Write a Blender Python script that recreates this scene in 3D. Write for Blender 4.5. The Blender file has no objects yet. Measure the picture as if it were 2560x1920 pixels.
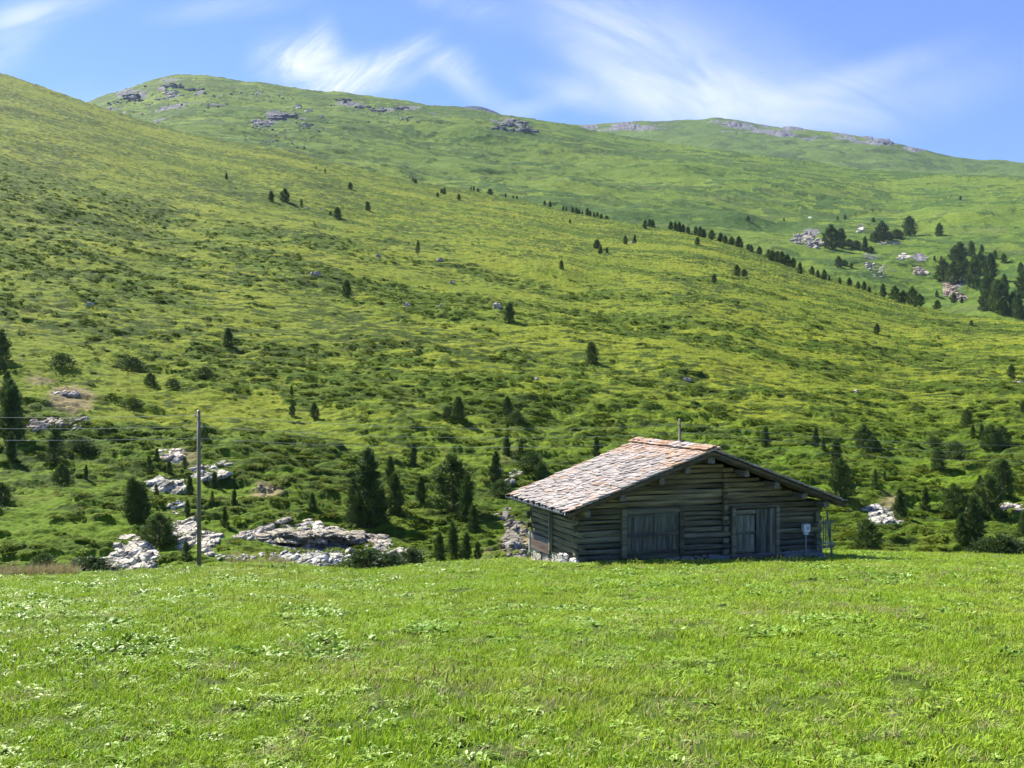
import bpy, math, random
import numpy as np
from mathutils import Vector, Matrix, Euler

random.seed(7); RNG = np.random.default_rng(7)
EYE = 1.65                 # camera height over the meadow at its feet
F = 2800.0                 # focal length in photo pixels (photo is 2560 wide)
CX, CY = 1280.0, 960.0
scene = bpy.context.scene
COL = scene.collection
R = math.radians
EXPO, SUNS, SKYS, HAZE = 1.1, 5.0, .076, .00005
SKYTINT = (.80, .91, 1.32); CLOUD = (6.6, 7.0, 8.2)

# ------------------------------------------------------------------ helpers
def link(o):
    COL.objects.link(o); return o

def tag(o, label=None, cat=None, group=None, kind=None):
    if label: o['label'] = label
    if cat: o['category'] = cat
    if group: o['group'] = group
    if kind: o['kind'] = kind
    return o

def thing(name, loc, label, cat, group=None, rz=0.0):
    o = link(bpy.data.objects.new(name, None))
    o.empty_display_size = .3
    o.location = loc; o.rotation_euler = (0, 0, rz)
    return tag(o, label, cat, group)

class MB:
    """collects shapes and links them as ONE mesh object"""
    def __init__(s): s.v = []; s.f = []; s.c = []
    def add(s, vs, fs, col=(1, 1, 1)):
        n = len(s.v)
        s.v.extend([tuple(p) for p in vs]); s.f.extend([tuple(i + n for i in f) for f in fs])
        s.c.extend([col] * len(vs))
    def box(s, lo, hi, col=(1, 1, 1), jit=0.0, M=None):
        vs = [Vector((x, y, z)) for z in (lo[2], hi[2]) for y in (lo[1], hi[1]) for x in (lo[0], hi[0])]
        if jit: vs = [p + Vector([random.uniform(-jit, jit) for _ in range(3)]) for p in vs]
        if M: vs = [M @ p for p in vs]
        s.add(vs, [(0, 2, 3, 1), (4, 5, 7, 6), (0, 1, 5, 4), (2, 6, 7, 3), (0, 4, 6, 2), (1, 3, 7, 5)], col)
    def tube(s, pts, rad, n=8, col=(1, 1, 1), cap=True):
        pts = [Vector(p) for p in pts]
        if not hasattr(rad, '__len__'): rad = [rad] * len(pts)
        rings = []
        for i, p in enumerate(pts):
            d = (pts[min(i + 1, len(pts) - 1)] - pts[max(i - 1, 0)]).normalized()
            a = d.orthogonal().normalized() if i == 0 else (rings_a - d * rings_a.dot(d)).normalized()
            rings_a = a
            b = d.cross(a)
            rings.append([p + (a * math.cos(t) + b * math.sin(t)) * rad[i] for t in [2 * math.pi * k / n for k in range(n)]])
        vs = [q for r in rings for q in r]; fs = []
        for i in range(len(pts) - 1):
            for k in range(n):
                fs.append((i * n + k, i * n + (k + 1) % n, (i + 1) * n + (k + 1) % n, (i + 1) * n + k))
        if cap:
            fs.append(tuple(range(n))[::-1]); fs.append(tuple((len(pts) - 1) * n + k for k in range(n)))
        s.add(vs, fs, col)
    def mesh(s, name, smooth=False):
        me = bpy.data.meshes.new(name)
        me.from_pydata(s.v, [], s.f)
        ca = me.color_attributes.new('Col', 'FLOAT_COLOR', 'POINT')
        ca.data.foreach_set('color', np.array([(c[0], c[1], c[2], 1.0) for c in s.c], dtype=np.float32).ravel())
        if smooth: me.polygons.foreach_set('use_smooth', [True] * len(me.polygons))
        me.update()
        return me
    def build(s, name, mat, parent=None, smooth=False, label=None):
        me = s.mesh(name, smooth)
        me.materials.append(mat)
        o = link(bpy.data.objects.new(name, me))
        if parent: o.parent = parent
        if label: o['label'] = label
        return o

def hsh(xi, yi, seed):
    h = (xi.astype(np.int64) * 374761393 + yi.astype(np.int64) * 668265263 + seed * 974126177) & 0xffffffff
    h = ((h ^ (h >> 13)) * 1274126177) & 0xffffffff
    h = ((h ^ (h >> 15)) * 2246822519) & 0xffffffff
    return ((h ^ (h >> 16)) & 0xffffff) / float(0x1000000)

def vnoise(x, y, seed=0):
    xi = np.floor(x); yi = np.floor(y); fx = x - xi; fy = y - yi
    fx = fx * fx * fx * (fx * (fx * 6 - 15) + 10); fy = fy * fy * fy * (fy * (fy * 6 - 15) + 10)
    a = hsh(xi, yi, seed); b = hsh(xi + 1, yi, seed); c = hsh(xi, yi + 1, seed); d = hsh(xi + 1, yi + 1, seed)
    return (a * (1 - fx) + b * fx) * (1 - fy) + (c * (1 - fx) + d * fx) * fy

def fbm(x, y, seed=0, oct=4, gain=.5):
    s = 0; A = 1; t = 0
    for i in range(oct):
        s = s + A * vnoise(x, y, seed + i * 17); t += A; A *= gain
        x, y = (x * .8 - y * .6) * 2.03 + 5.3, (x * .6 + y * .8) * 2.03 + 1.7
    return s / t

def sstep(a, b, x):
    t = np.clip((x - a) / (b - a), 0, 1); return t * t * (3 - 2 * t)

def curve(pts, sm=24):
    """smooth profile through control points given in photo columns"""
    xs = np.arange(-900, 3500, 4.0); p = np.array(pts, float)
    ys = np.interp(xs, p[:, 0], p[:, 1])
    k = np.exp(-.5 * (np.arange(-60, 61) * 4 / sm) ** 2); k /= k.sum()
    ys = np.convolve(np.pad(ys, 60, mode='edge'), k, 'valid')
    return lambda x: np.interp(x, xs, ys)

def grid_mesh(name, X, Y, Z, attrs, mat, smooth=True):
    rr, cc = X.shape
    me = bpy.data.meshes.new(name)
    me.vertices.add(rr * cc)
    me.vertices.foreach_set('co', np.stack([X, Y, Z], -1).astype(np.float32).ravel())
    idx = np.arange(rr * cc, dtype=np.int32).reshape(rr, cc)
    q = np.stack([idx[:-1, :-1], idx[:-1, 1:], idx[1:, 1:], idx[1:, :-1]], -1).reshape(-1, 4)
    nf = len(q)
    me.loops.add(nf * 4); me.loops.foreach_set('vertex_index', q.ravel())
    me.polygons.add(nf); me.polygons.foreach_set('loop_start', np.arange(0, nf * 4, 4, dtype=np.int32))
    try: me.polygons.foreach_set('loop_total', np.full(nf, 4, dtype=np.int32))
    except Exception: pass
    me.update(calc_edges=True)
    if smooth: me.polygons.foreach_set('use_smooth', np.ones(nf, dtype=bool))
    for k, a in attrs.items():
        at = me.attributes.new(k, 'FLOAT', 'POINT'); at.data.foreach_set('value', a.astype(np.float32).ravel())
    me.materials.append(mat)
    return link(bpy.data.objects.new(name, me))

# ------------------------------------------------------------------ materials
class NT:
    def __init__(s, tree): s.t = tree; s.n = tree.nodes; s.l = tree.links
    def node(s, typ, **kw):
        n = s.n.new(typ)
        for k, v in kw.items():
            if k == 'ins':
                for i, val in v.items():
                    if isinstance(val, bpy.types.NodeSocket): s.l.new(val, n.inputs[i])
                    else: n.inputs[i].default_value = val
            else: setattr(n, k, v)
        return n
    def noise(s, scale, detail=4, vec=None, rough=.55, dist=0):
        n = s.node('ShaderNodeTexNoise', ins={'Scale': scale, 'Detail': detail, 'Roughness': rough, 'Distortion': dist})
        if vec is not None: s.l.new(vec, n.inputs['Vector'])
        return n.outputs['Fac']
    def math(s, op, a, b=0.0, clamp=False):
        return s.node('ShaderNodeMath', operation=op, use_clamp=clamp, ins={0: a, 1: b}).outputs[0]
    def mix(s, fac, a, b, blend='MIX'):
        n = s.node('ShaderNodeMix', data_type='RGBA', blend_type=blend)
        for sock, val in ((n.inputs[0], fac), (n.inputs[6], a), (n.inputs[7], b)):
            if isinstance(val, bpy.types.NodeSocket): s.l.new(val, sock)
            else: sock.default_value = val if not isinstance(val, tuple) else (val + (1,))[:4]
        return n.outputs[2]
    def ramp(s, fac, lo, hi, a=0.0, b=1.0, smooth=True):
        n = s.node('ShaderNodeMapRange', ins={'Value': fac, 1: lo, 2: hi, 3: a, 4: b})
        if smooth: n.interpolation_type = 'SMOOTHSTEP'
        return n.outputs[0]
    def attr(s, name, out='Fac'): return s.node('ShaderNodeAttribute', attribute_name=name).outputs[out]
    def pos(s, scale=(1, 1, 1), rot=(0, 0, 0), obj=False):
        tc = s.node('ShaderNodeTexCoord').outputs['Object'] if obj else s.node('ShaderNodeNewGeometry').outputs['Position']
        return s.node('ShaderNodeMapping', ins={0: tc, 'Scale': scale, 'Rotation': rot}).outputs[0]

def new_mat(name):
    m = bpy.data.materials.new(name); m.use_nodes = True
    t = NT(m.node_tree); b = m.node_tree.nodes['Principled BSDF']
    b.inputs['Roughness'].default_value = .8
    b.inputs['Specular IOR Level'].default_value = .25
    return m, t, b

def bump(t, b, h, strength=.5, dist=.1):
    n = t.node('ShaderNodeBump', ins={'Height': h, 'Strength': strength, 'Distance': dist})
    t.l.new(n.outputs[0], b.inputs['Normal'])

def mat_col(name, rough=.8, nscale=(4, 4, 4), vary=.5, bumpd=.01, obj=True, spec=.2, fine=(30, 30, 30), tint=None):
    """object colour from the vertex colours, broken up by procedural wear"""
    m, t, b = new_mat(name)
    c = t.attr('Col', 'Color')
    n1 = t.noise(1, 5, t.pos(nscale, obj=obj)); n2 = t.noise(1, 4, t.pos(fine, obj=obj))
    f = t.math('MULTIPLY', t.ramp(n1, .25, .75, 1 - vary, 1 + vary), t.ramp(n2, .25, .75, 1 - vary * .6, 1 + vary * .6))
    cc = t.mix(1.0, c, t.node('ShaderNodeCombineColor', ins={0: f, 1: f, 2: f}).outputs[0], 'MULTIPLY')
    if tint:
        n3 = t.noise(1, 4, t.pos(tint[1], obj=obj)); cc = t.mix(t.ramp(n3, .5, .7, 0, tint[2]), cc, tint[0])
    t.l.new(cc, b.inputs['Base Color'])
    b.inputs['Roughness'].default_value = rough; b.inputs['Specular IOR Level'].default_value = spec
    if bumpd: bump(t, b, n2, .6, bumpd)
    return m

def mat_leaf(name, c1, c2, trans=.3, rough=.55, spec=.3, big=None, usecol=False, nsc=.35):
    """foliage: two greens varied per plant and across the place, thin leaves let light through"""
    m, t, b = new_mat(name)
    rnd = t.node('ShaderNodeObjectInfo').outputs['Random']
    n = t.noise(nsc, 3, t.node('ShaderNodeNewGeometry').outputs['Position'])
    f = t.math('ADD', t.math('MULTIPLY', rnd, .55), t.ramp(n, .3, .7, 0, .45), True)
    c = t.mix(f, c1, c2)
    if usecol: c = t.mix(1.0, c, t.attr('Col', 'Color'), 'MULTIPLY')
    if big:
        n2 = t.noise(big[1], 3, t.node('ShaderNodeNewGeometry').outputs['Position'])
        c = t.mix(t.ramp(n2, .45, .7, 0, big[2]), c, big[0])
    t.l.new(c, b.inputs['Base Color'])
    b.inputs['Roughness'].default_value = rough; b.inputs['Specular IOR Level'].default_value = spec
    tr = t.node('ShaderNodeBsdfTranslucent'); t.l.new(c, tr.inputs[0])
    mx = t.node('ShaderNodeMixShader', ins={0: trans}); t.l.new(b.outputs[0], mx.inputs[1]); t.l.new(tr.outputs[0], mx.inputs[2])
    t.l.new(mx.outputs[0], m.node_tree.nodes['Material Output'].inputs[0])
    return m

def terrain_mat(name, grass_a, grass_b, shrub_a, shrub_b, rock, fine, fine_b, brown=None, bumpd=.25, bare=(.27, .21, .11), lush=None, dash=None):
    m, t, b = new_mat(name)
    p = t.node('ShaderNodeNewGeometry').outputs['Position']
    nA = t.noise(fine * .06, 5, p); nB = t.noise(fine, 6, p, .65); nC = t.noise(fine_b, 4, p, .6)
    nD = t.noise(fine * .22, 5, p, .6)
    g = t.mix(t.ramp(nA, .35, .65), grass_a, grass_b)
    g = t.mix(t.ramp(nB, .35, .72, 0, .65), g, t.mix(.5, grass_b, shrub_a))
    if lush: g = t.mix(t.ramp(t.math('ADD', t.attr('lush'), t.math('MULTIPLY', t.math('SUBTRACT', nD, .5), .8)), .2, .9, 0, .85), g, lush)
    sh = t.mix(t.ramp(nD, .4, .65), shrub_a, shrub_b)
    f = t.math('ADD', t.attr('shrub'), t.math('MULTIPLY', t.math('SUBTRACT', nB, .5), 1.3))
    c = t.mix(t.ramp(f, .25, .75), g, sh)
    if dash:  # dark dashes of dwarf shrub; they also put fine relief shade into the colour
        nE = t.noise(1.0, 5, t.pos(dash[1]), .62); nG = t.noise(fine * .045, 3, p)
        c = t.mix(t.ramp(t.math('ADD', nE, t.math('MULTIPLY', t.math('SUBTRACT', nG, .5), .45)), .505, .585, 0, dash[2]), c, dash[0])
    if brown: c = t.mix(t.ramp(nD, .55, .75, 0, brown[1]), c, brown[0])
    c = t.mix(t.ramp(t.math('ADD', t.attr('bare'), t.math('MULTIPLY', t.math('SUBTRACT', nB, .5), .9)), .4, .8, 0, .85), c, bare)
    rk = t.mix(t.ramp(nC, .3, .7), tuple(x * .45 for x in rock), rock)
    fr = t.math('ADD', t.attr('rock'), t.math('MULTIPLY', t.math('SUBTRACT', nB, .5), 1.1))
    c = t.mix(t.ramp(fr, .46, .62), c, rk)
    v = t.ramp(nC, .25, .75, .72, 1.28)
    c = t.mix(1.0, c, t.node('ShaderNodeCombineColor', ins={0: v, 1: v, 2: v}).outputs[0], 'MULTIPLY')
    t.l.new(c, b.inputs['Base Color'])
    b.inputs['Roughness'].default_value = .9; b.inputs['Specular IOR Level'].default_value = .08
    bump(t, b, t.math('ADD', t.math('MULTIPLY', nB, .7), t.math('MULTIPLY', nC, .3)), .8, bumpd)
    return m

M_MEADOW = terrain_mat('meadow_soil', (.05, .085, .011), (.07, .105, .014), (.04, .065, .009), (.05, .075, .01), (.3, .3, .28), 1.2, 9.0, bumpd=.03)
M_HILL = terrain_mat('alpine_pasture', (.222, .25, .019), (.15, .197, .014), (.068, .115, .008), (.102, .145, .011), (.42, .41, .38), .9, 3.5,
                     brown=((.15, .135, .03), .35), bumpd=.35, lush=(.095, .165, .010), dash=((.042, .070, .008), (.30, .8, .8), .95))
M_MOUNT = terrain_mat('mountain_pasture', (.165, .225, .028), (.108, .17, .022), (.06, .112, .02), (.08, .125, .024), (.25, .245, .235), .11, .5,
                      brown=((.13, .14, .045), .5), bumpd=2.0)
M_FAR = terrain_mat('far_pasture', (.14, .20, .04), (.10, .16, .03), (.07, .11, .03), (.08, .12, .03), (.24, .24, .25), .05, .2, bumpd=4.0)
M_ROCK = mat_col('limestone', .85, (1.2, 1.2, 3.5), .5, .06, True, .2, (7, 7, 16))
def fissures(m, scale, mapping):
    t = NT(m.node_tree); b = m.node_tree.nodes['Principled BSDF']; src = b.inputs['Base Color'].links[0].from_socket
    vo = t.node('ShaderNodeTexVoronoi', feature='DISTANCE_TO_EDGE', ins={'Scale': scale}); t.l.new(t.pos(mapping, (.25, .1, .3), True), vo.inputs['Vector'])
    n = t.noise(3, 4, t.pos(mapping, obj=True))
    k = t.ramp(t.math('ADD', vo.outputs['Distance'], t.math('MULTIPLY', t.math('SUBTRACT', n, .5), .10)), .0, .085, .08, 1)
    t.l.new(t.mix(1.0, src, t.node('ShaderNodeCombineColor', ins={0: k, 1: k, 2: k}).outputs[0], 'MULTIPLY'), b.inputs['Base Color'])
fissures(M_ROCK, 1.6, (1, 1, 2.6))
M_STONE = mat_col('roof_slate', .6, (2, 2, 2), .25, .008, True, .4, (18, 18, 18))
M_WOOD = mat_col('weathered_log', .85, (.7, 9, 9), .45, .012, True, .15, (2.2, 40, 40), tint=((.10, .115, .10), (.5, .5, 2.2), .5))
M_WOODY = mat_col('weathered_side_log', .85, (9, .7, 9), .4, .012, True, .15, (40, 2.2, 40))
M_BOARD = mat_col('weathered_board', .85, (9, 9, .8), .5, .006, True, .15, (45, 45, 2.5), tint=((.30, .27, .14), (7, 7, .9), .55))
M_POLE = mat_col('pole_wood', .8, (9, 9, .8), .35, .005, True, .2, (50, 50, 3))
M_METAL = mat_col('painted_metal', .45, (3, 3, 3), .12, 0, True, .5, (20, 20, 20))
M_BARK = mat_col('pine_bark', .9, (6, 6, 2), .4, .02, True, .1, (25, 25, 8))
M_PINE = mat_leaf('pine_needles', (.066, .115, .024), (.115, .178, .036), .22, .6, .2, usecol=True)
M_LARCH = mat_leaf('larch_needles', (.065, .12, .022), (.085, .145, .028), .25, .6, .2, usecol=True)
M_BUSH = mat_leaf('bush_leaves', (.055, .10, .022), (.085, .14, .035), .25, .55, .25, usecol=True)
M_HEATH = mat_leaf('heath_leaves', (.108, .178, .012), (.18, .235, .018), .25, .65, .08, big=((.19, .18, .035), .045, .35), usecol=True, nsc=.08)
M_GRASS = mat_leaf('grass_blades', (.265, .43, .021), (.355, .50, .034), .30, .6, .15, big=((.38, .42, .06), .16, .6), usecol=True)
M_LEAF = mat_leaf('broad_leaves', (.21, .35, .032), (.32, .45, .055), .25, .42, .30, usecol=True)
M_TUSS = mat_leaf('tussock_blades', (.22, .25, .026), (.28, .29, .034), .3, .6, .15, usecol=True, nsc=.08)
M_STRAW = mat_leaf('straw_blades', (.34, .36, .12), (.46, .44, .20), .25, .6, .2, usecol=True)
M_DRY = mat_leaf('dry_grass_blades', (.34, .30, .13), (.42, .37, .18), .3, .6, .2, usecol=True)

# ------------------------------------------------------------------ terrain
U0, U1, NC = -.60, .60, 1300
UCOL = np.linspace(U0, U1, NC); XP = UCOL * F + CX

class Patch:
    def set(s, X, Y, Z):
        s.X, s.Y, s.Z = X, Y, Z; s.E = (Z - EYE) / Y
    def ray(s, x, y):
        """the point of this slope seen at a photo position"""
        u = (x - CX) / F; e = (CY - y) / F
        c = int(round((u - U0) / (U1 - U0) * (NC - 1))); c = min(max(c, 0), NC - 1)
        E = s.E[:, c]; k = np.nonzero(E >= e)[0]
        k = k[0] if len(k) else int(np.argmax(E))
        if k == 0: k = 1
        d = E[k] - E[k - 1]; t = 0 if abs(d) < 1e-9 else min(max((e - E[k - 1]) / d, 0), 1)
        f = lambda A: float(A[k - 1, c] * (1 - t) + A[k, c] * t)
        yy = f(s.Y)
        return Vector((u * yy, yy, f(s.Z)))

def ellipses(Xp, Yp, lst):
    m = np.zeros_like(Xp)
    for (x, y, rx, ry, a) in lst:
        m = np.maximum(m, a * np.clip(1.35 - np.hypot((Xp - x) / rx, (Yp - y) / ry), 0, 1))
    return m

def slope_patch(ridge, ybot, zb, zr, kk, rows):
    s = np.linspace(0, 1, rows)[:, None]
    eb = (CY - ybot(XP)) / F; er = (CY - ridge(XP)) / F
    k = kk(XP)[None]; s2 = (1 - k) * s + k * (1 - (1 - s) ** 2)
    e = eb + (er - eb) * s
    iz = 1 / zb(XP) + (1 / zr(XP) - 1 / zb(XP)) * s2
    Y = 1 / iz; X = UCOL[None] * Y; Z = EYE + e * Y
    return s + 0 * Y, X, Y, Z, CY - e * F

# near hillside
near_ridge = curve([(-900, -20), (-300, 105), (0, 183), (115, 220), (215, 252), (345, 297), (450, 325), (600, 357), (750, 385), (900, 425), (1040, 455), (1180, 478),
                    (1320, 505), (1440, 535), (1520, 550), (1600, 562), (1690, 574), (1780, 594), (1900, 632), (2000, 668), (2130, 712), (2260, 757), (2400, 787), (2560, 802), (3200, 850)], 16)
cst = lambda v: (lambda x: v + 0 * x)
lin = lambda *p: curve(list(p), 120)
S, X, Y, Z, YP = slope_patch(near_ridge, cst(1462.), lin((0, 66), (1300, 64), (2560, 62)), lin((-400, 540), (0, 520), (1280, 470), (2000, 360), (2560, 270), (3000, 250)),
                             lin((0, .42), (1300, .36), (2560, .12)), 780)
XPg = XP[None] + 0 * Y
fade = (1 - .75 * sstep(.75, 1, S))
Z = Z + (fbm(X / 46, Y / 46, 3, 3) - .5) * (3.6 + .004 * Y) * fade * sstep(0, .12, S)
Z = Z + (fbm(X / 11, Y / 11, 9, 3) - .5) * 1.7 * fade
Dx, Dy = .93, -.37
al = X * Dx + Y * Dy; ac = -X * Dy + Y * Dx
patchn = fbm(al / 85, ac / 12, 21, 4)
patchn = .5 + (patchn - .5) * 1.5
n1 = fbm(X / 4.4, Y / 1.8, 31, 5, .55)
n2 = fbm(X / 2.2, Y / .9, 41, 3)
zone = .14 * sstep(1000, 1250, YP) - .05 * sstep(900, 300, YP)
shr = sstep(.455, .60, n1 + .62 * (patchn - .5) + zone)
near_ = sstep(170, 80, Y)
Z = Z + shr * (.10 + .34 * n2) * (.75 + .6 * near_) + (n2 - .5) * .36 + (fbm(X / 1.7, Y / .65, 47, 3) - .5) * .52 + .10 * (fbm(X / .38, Y / .38, 55, 2) - .5) * near_
bare = ellipses(XPg, YP, [(665, 1215, 75, 20, .8), (180, 1000, 75, 45, 1), (100, 960, 60, 22, .7), (1270, 1130, 45, 40, .5), (1215, 1370, 60, 30, .5),
                          (450, 1140, 80, 28, .7), (1290, 1340, 55, 60, .9), (610, 1370, 60, 25, .6), (2230, 1290, 60, 26, .7), (2470, 1350, 60, 24, .4), (560, 1265, 70, 20, .4)])
rock = ellipses(XPg, YP, [(1285, 1330, 45, 70, .62), (500, 1350, 40, 40, .45), (340, 1370, 60, 60, .45), (760, 1330, 90, 25, .6), (800, 1385, 90, 25, .55)])
# the ledge under the pasture: a hollow cut below an overhanging brow
E_ = (Z - EYE) / Y; ypx = CY - E_ * F
wc = sstep(652, 668, XPg) * sstep(962, 940, XPg)
lt = np.sin(np.pi * np.clip((XPg - 650) / 312, 0, 1))
wob = (vnoise(XPg / 26, 0 * XPg, 71) - .5) * 9
top_ = 1347 - 9 * lt + .012 * (XPg - 800) + wob; bot_ = 1351 + 27 * lt ** .8 + wob * .5
tband = np.clip((bot_ - ypx) / (bot_ - top_), 0, 1); inb = (ypx < bot_) & (ypx > top_)
rb = np.argmin(np.abs(ypx - bot_), axis=0); Ylow = np.convolve(np.pad(Y[rb, np.arange(NC)], 12, mode='edge'), np.ones(25) / 25, 'valid')[None]
Yn = Ylow + 2.6 * np.sin(np.pi * np.clip(tband, 0, 1)) ** .6 + .25 * tband + .6 * (fbm(XPg / 60, ypx / 6, 61, 2) - .5)
m_ = wc * inb; Y = Y * (1 - m_) + Yn * m_; Z = EYE + E_ * Y
X = UCOL[None] * Y
rock = np.maximum(rock, 1.1 * m_); bare = bare * (1 - m_)
HILL = Patch()
shr_h = shr
pre = np.linspace(0, 1, 8)[:-1, None]                       # ravine floor in front of the slope
Yp_ = 46 + (Y[0:1] - 46) * pre; Xp_ = UCOL[None] * Yp_; Zp_ = Z[0:1] - 1.2 * (1 - pre) + .3 * fbm(Xp_ / 3, Yp_ / 3, 5)
back = np.linspace(0, 1, 10)[1:, None]                      # far side of the crest
Yb_ = Y[-1:] * (1 + .25 * back); Xb_ = UCOL[None] * Yb_; Zb_ = Z[-1:] - (Y[-1:] * .12) * back ** 1.3
def stack(a, b, c): return np.concatenate([a, b, c], 0)
HX, HY, HZ = stack(Xp_, X, Xb_), stack(Yp_, Y, Yb_), stack(Zp_, Z, Zb_)
pad = lambda a: np.concatenate([np.repeat(a[:1], 7, 0), a, np.repeat(a[-1:], 9, 0)], 0)
HILL.set(HX, HY, HZ)
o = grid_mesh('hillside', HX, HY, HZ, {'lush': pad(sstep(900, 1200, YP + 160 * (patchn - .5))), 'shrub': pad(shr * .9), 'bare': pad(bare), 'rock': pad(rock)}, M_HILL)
tag(o, 'green near hillside of grass and dwarf shrubs rising behind the barn', None, kind='structure')
HSHR = pad(shr); HBARE = pad(np.maximum(bare, rock))
HAREA = np.abs(np.gradient(HY, axis=0)) * np.abs(np.gradient(HX, axis=1))

# big mountain with the rounded summit, and the pasture bowl at its right foot
m_ridge = curve([(-900, 420), (-300, 340), (100, 290), (225, 254), (300, 226), (400, 196), (440, 189), (520, 189), (600, 203), (640, 204), (720, 214), (820, 228), (850, 226), (900, 236), (1000, 247),
                 (1070, 263), (1150, 269), (1280, 291), (1400, 307), (1480, 325), (1560, 340), (1700, 360), (1850, 382), (2050, 407), (2200, 426), (2560, 440), (3200, 470)], 10)
mybot = lambda x: near_ridge(x) + lin((0, 150), (1500, 130), (2100, 140), (2560, 150))(x)
S, X, Y, Z, YP = slope_patch(m_ridge, mybot, lin((0, 700), (1280, 600), (1900, 470), (2560, 360), (3000, 340)), lin((0, 1500), (500, 1550), (1300, 1500), (2560, 1150)), cst(.15), 430)
XPg = XP[None] + 0 * Y
fade = 1 - .8 * sstep(.8, 1, S)
Z = Z + (fbm(X / 210, Y / 210, 103, 4) - .5) * 26 * fade * sstep(0, .1, S)
Z = Z + (fbm(X / 48, Y / 48, 109, 4) - .5) * 9 * fade
rk = ellipses(XPg, YP, [(330, 240, 46, 22, 1), (425, 218, 40, 16, .9), (485, 224, 36, 12, .8), (300, 262, 50, 14, .8), (430, 255, 70, 16, .7), (515, 258, 80, 14, .85), (650, 225, 60, 12, .6),
                        (700, 290, 60, 16, .8), (760, 310, 40, 12, .7), (660, 310, 45, 14, .75), (740, 265, 40, 14, .6), (880, 255, 60, 12, .7), (950, 275, 70, 14, .65), (1020, 270, 60, 10, .6),
                        (1265, 312, 46, 18, 1.1), (1320, 325, 36, 14, .8), (1100, 285, 50, 10, .5), (600, 245, 40, 10, .5), (380, 285, 60, 12, .6), (700, 350, 60, 12, .5), (420, 200, 60, 8, .6),
                        (2010, 605, 50, 26, 1.0), (2180, 680, 45, 24, .45), (2300, 680, 28, 14, .7), (2385, 735, 36, 32, .95), (2255, 640, 22, 10, .7), (2150, 570, 16, 8, .6), (1300, 390, 60, 12, .3)])
crag = fbm(X / 13, Y / 20, 121, 4); crag2 = fbm(X / 34, Y / 60, 127, 3)
rockm = np.clip(.85 * rk * (.40 + .9 * sstep(.45, .62, crag2)), 0, 1.2)
Z = Z + rockm * (np.floor(crag * 6) / 6 - .5) * np.clip(Y * .006, 2, 8)
alm = X * .8 - Y * .2; acm = X * .2 + Y * .8
mp = fbm(alm / 120, acm / 70, 131, 4)
mshr = sstep(.46, .60, fbm(X / 18, Y / 11, 137, 4, .6) + .55 * (mp - .5))
Z = Z + mshr * (.5 + .0005 * Y) * (.4 + fbm(X / 4, Y / 5, 139, 2))
MOUNT = Patch(); MOUNT.set(X, Y, Z)
Yp_ = Y[:1] * np.linspace(.8, 1, 4)[:-1, None]; Xp_ = UCOL[None] * Yp_; Zp_ = Z[:1] - 30 * np.linspace(1, 0, 4)[:-1, None]
back = np.linspace(0, 1, 8)[1:, None]
Yb_ = Y[-1:] * (1 + .3 * back); Xb_ = UCOL[None] * Yb_; Zb_ = Z[-1:] - Y[-1:] * .1 * back ** 1.4
pad2 = lambda a: np.concatenate([np.repeat(a[:1], 3, 0), a, np.repeat(a[-1:], 7, 0)], 0)
o = grid_mesh('mountain', stack(Xp_, X, Xb_), stack(Yp_, Y, Yb_), stack(Zp_, Z, Zb_), {'shrub': pad2(mshr * .8), 'rock': pad2(rockm), 'bare': pad2(0 * Y)}, M_MOUNT)
tag(o, 'green mountain with a rounded summit and scattered crags behind the near hillside', kind='structure')

# farther mountain with the grey stony crest
f_ridge = curve([(-900, 600), (1000, 400), (1200, 345), (1330, 318), (1405, 311), (1450, 311), (1560, 305), (1640, 305), (1720, 298), (1790, 294), (1850, 300), (1950, 316), (2030, 325), (2100, 330),
                 (2200, 346), (2270, 364), (2330, 381), (2430, 400), (2500, 402), (2560, 409), (3200, 470)], 8)
S, X, Y, Z, YP = slope_patch(f_ridge, cst(560.), cst(1450.), lin((1300, 2500), (1800, 2500), (2560, 2100)), cst(.1), 170)
Z = Z + (fbm(X / 300, Y / 300, 203, 4) - .5) * 24 * (1 - .85 * sstep(.8, 1, S)) + (fbm(X / 60, Y / 60, 205, 4) - .5) * 12 * (1 - .4 * sstep(.9, 1, S))
XPg = XP[None] + 0 * Y
rk = ellipses(XPg, YP, [(1560, 318, 130, 14, 1.0), (1640, 318, 70, 9, .8), (1800, 310, 60, 12, .8), (1880, 314, 110, 20, 1.1), (1960, 328, 60, 15, 1.1), (2080, 337, 90, 17, 1.1), (2180, 352, 110, 18, 1.15), (2280, 372, 60, 10, 1), (1690, 315, 20, 8, .7), (1555, 340, 20, 8, .5)])
fc = fbm(X / 40, Y / 60, 221, 4)
rockf = np.clip(rk * (.36 + .8 * sstep(.35, .6, fc)), 0, 1.2)
Z = Z + rockf * (np.floor(fc * 5) / 5 - .5) * 16
fshr = sstep(.45, .65, fbm(X / 40, Y / 50, 231, 4))
FARP = Patch(); FARP.set(X, Y, Z)
Yb_ = Y[-1:] * (1 + .3 * back); Xb_ = UCOL[None] * Yb_; Zb_ = Z[-1:] - Y[-1:] * .1 * back ** 1.4
pad3 = lambda a: np.concatenate([a, np.repeat(a[-1:], 7, 0)], 0)
cat2 = lambda a, b: np.concatenate([a, b], 0)
o = grid_mesh('far_mountain', cat2(X, Xb_), cat2(Y, Yb_), cat2(Z, Zb_), {'shrub': pad3(fshr * .7), 'rock': pad3(rockf), 'bare': pad3(0 * Y)}, M_FAR)
tag(o, 'distant green mountain with a grey stony crest on the right', kind='structure')
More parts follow.
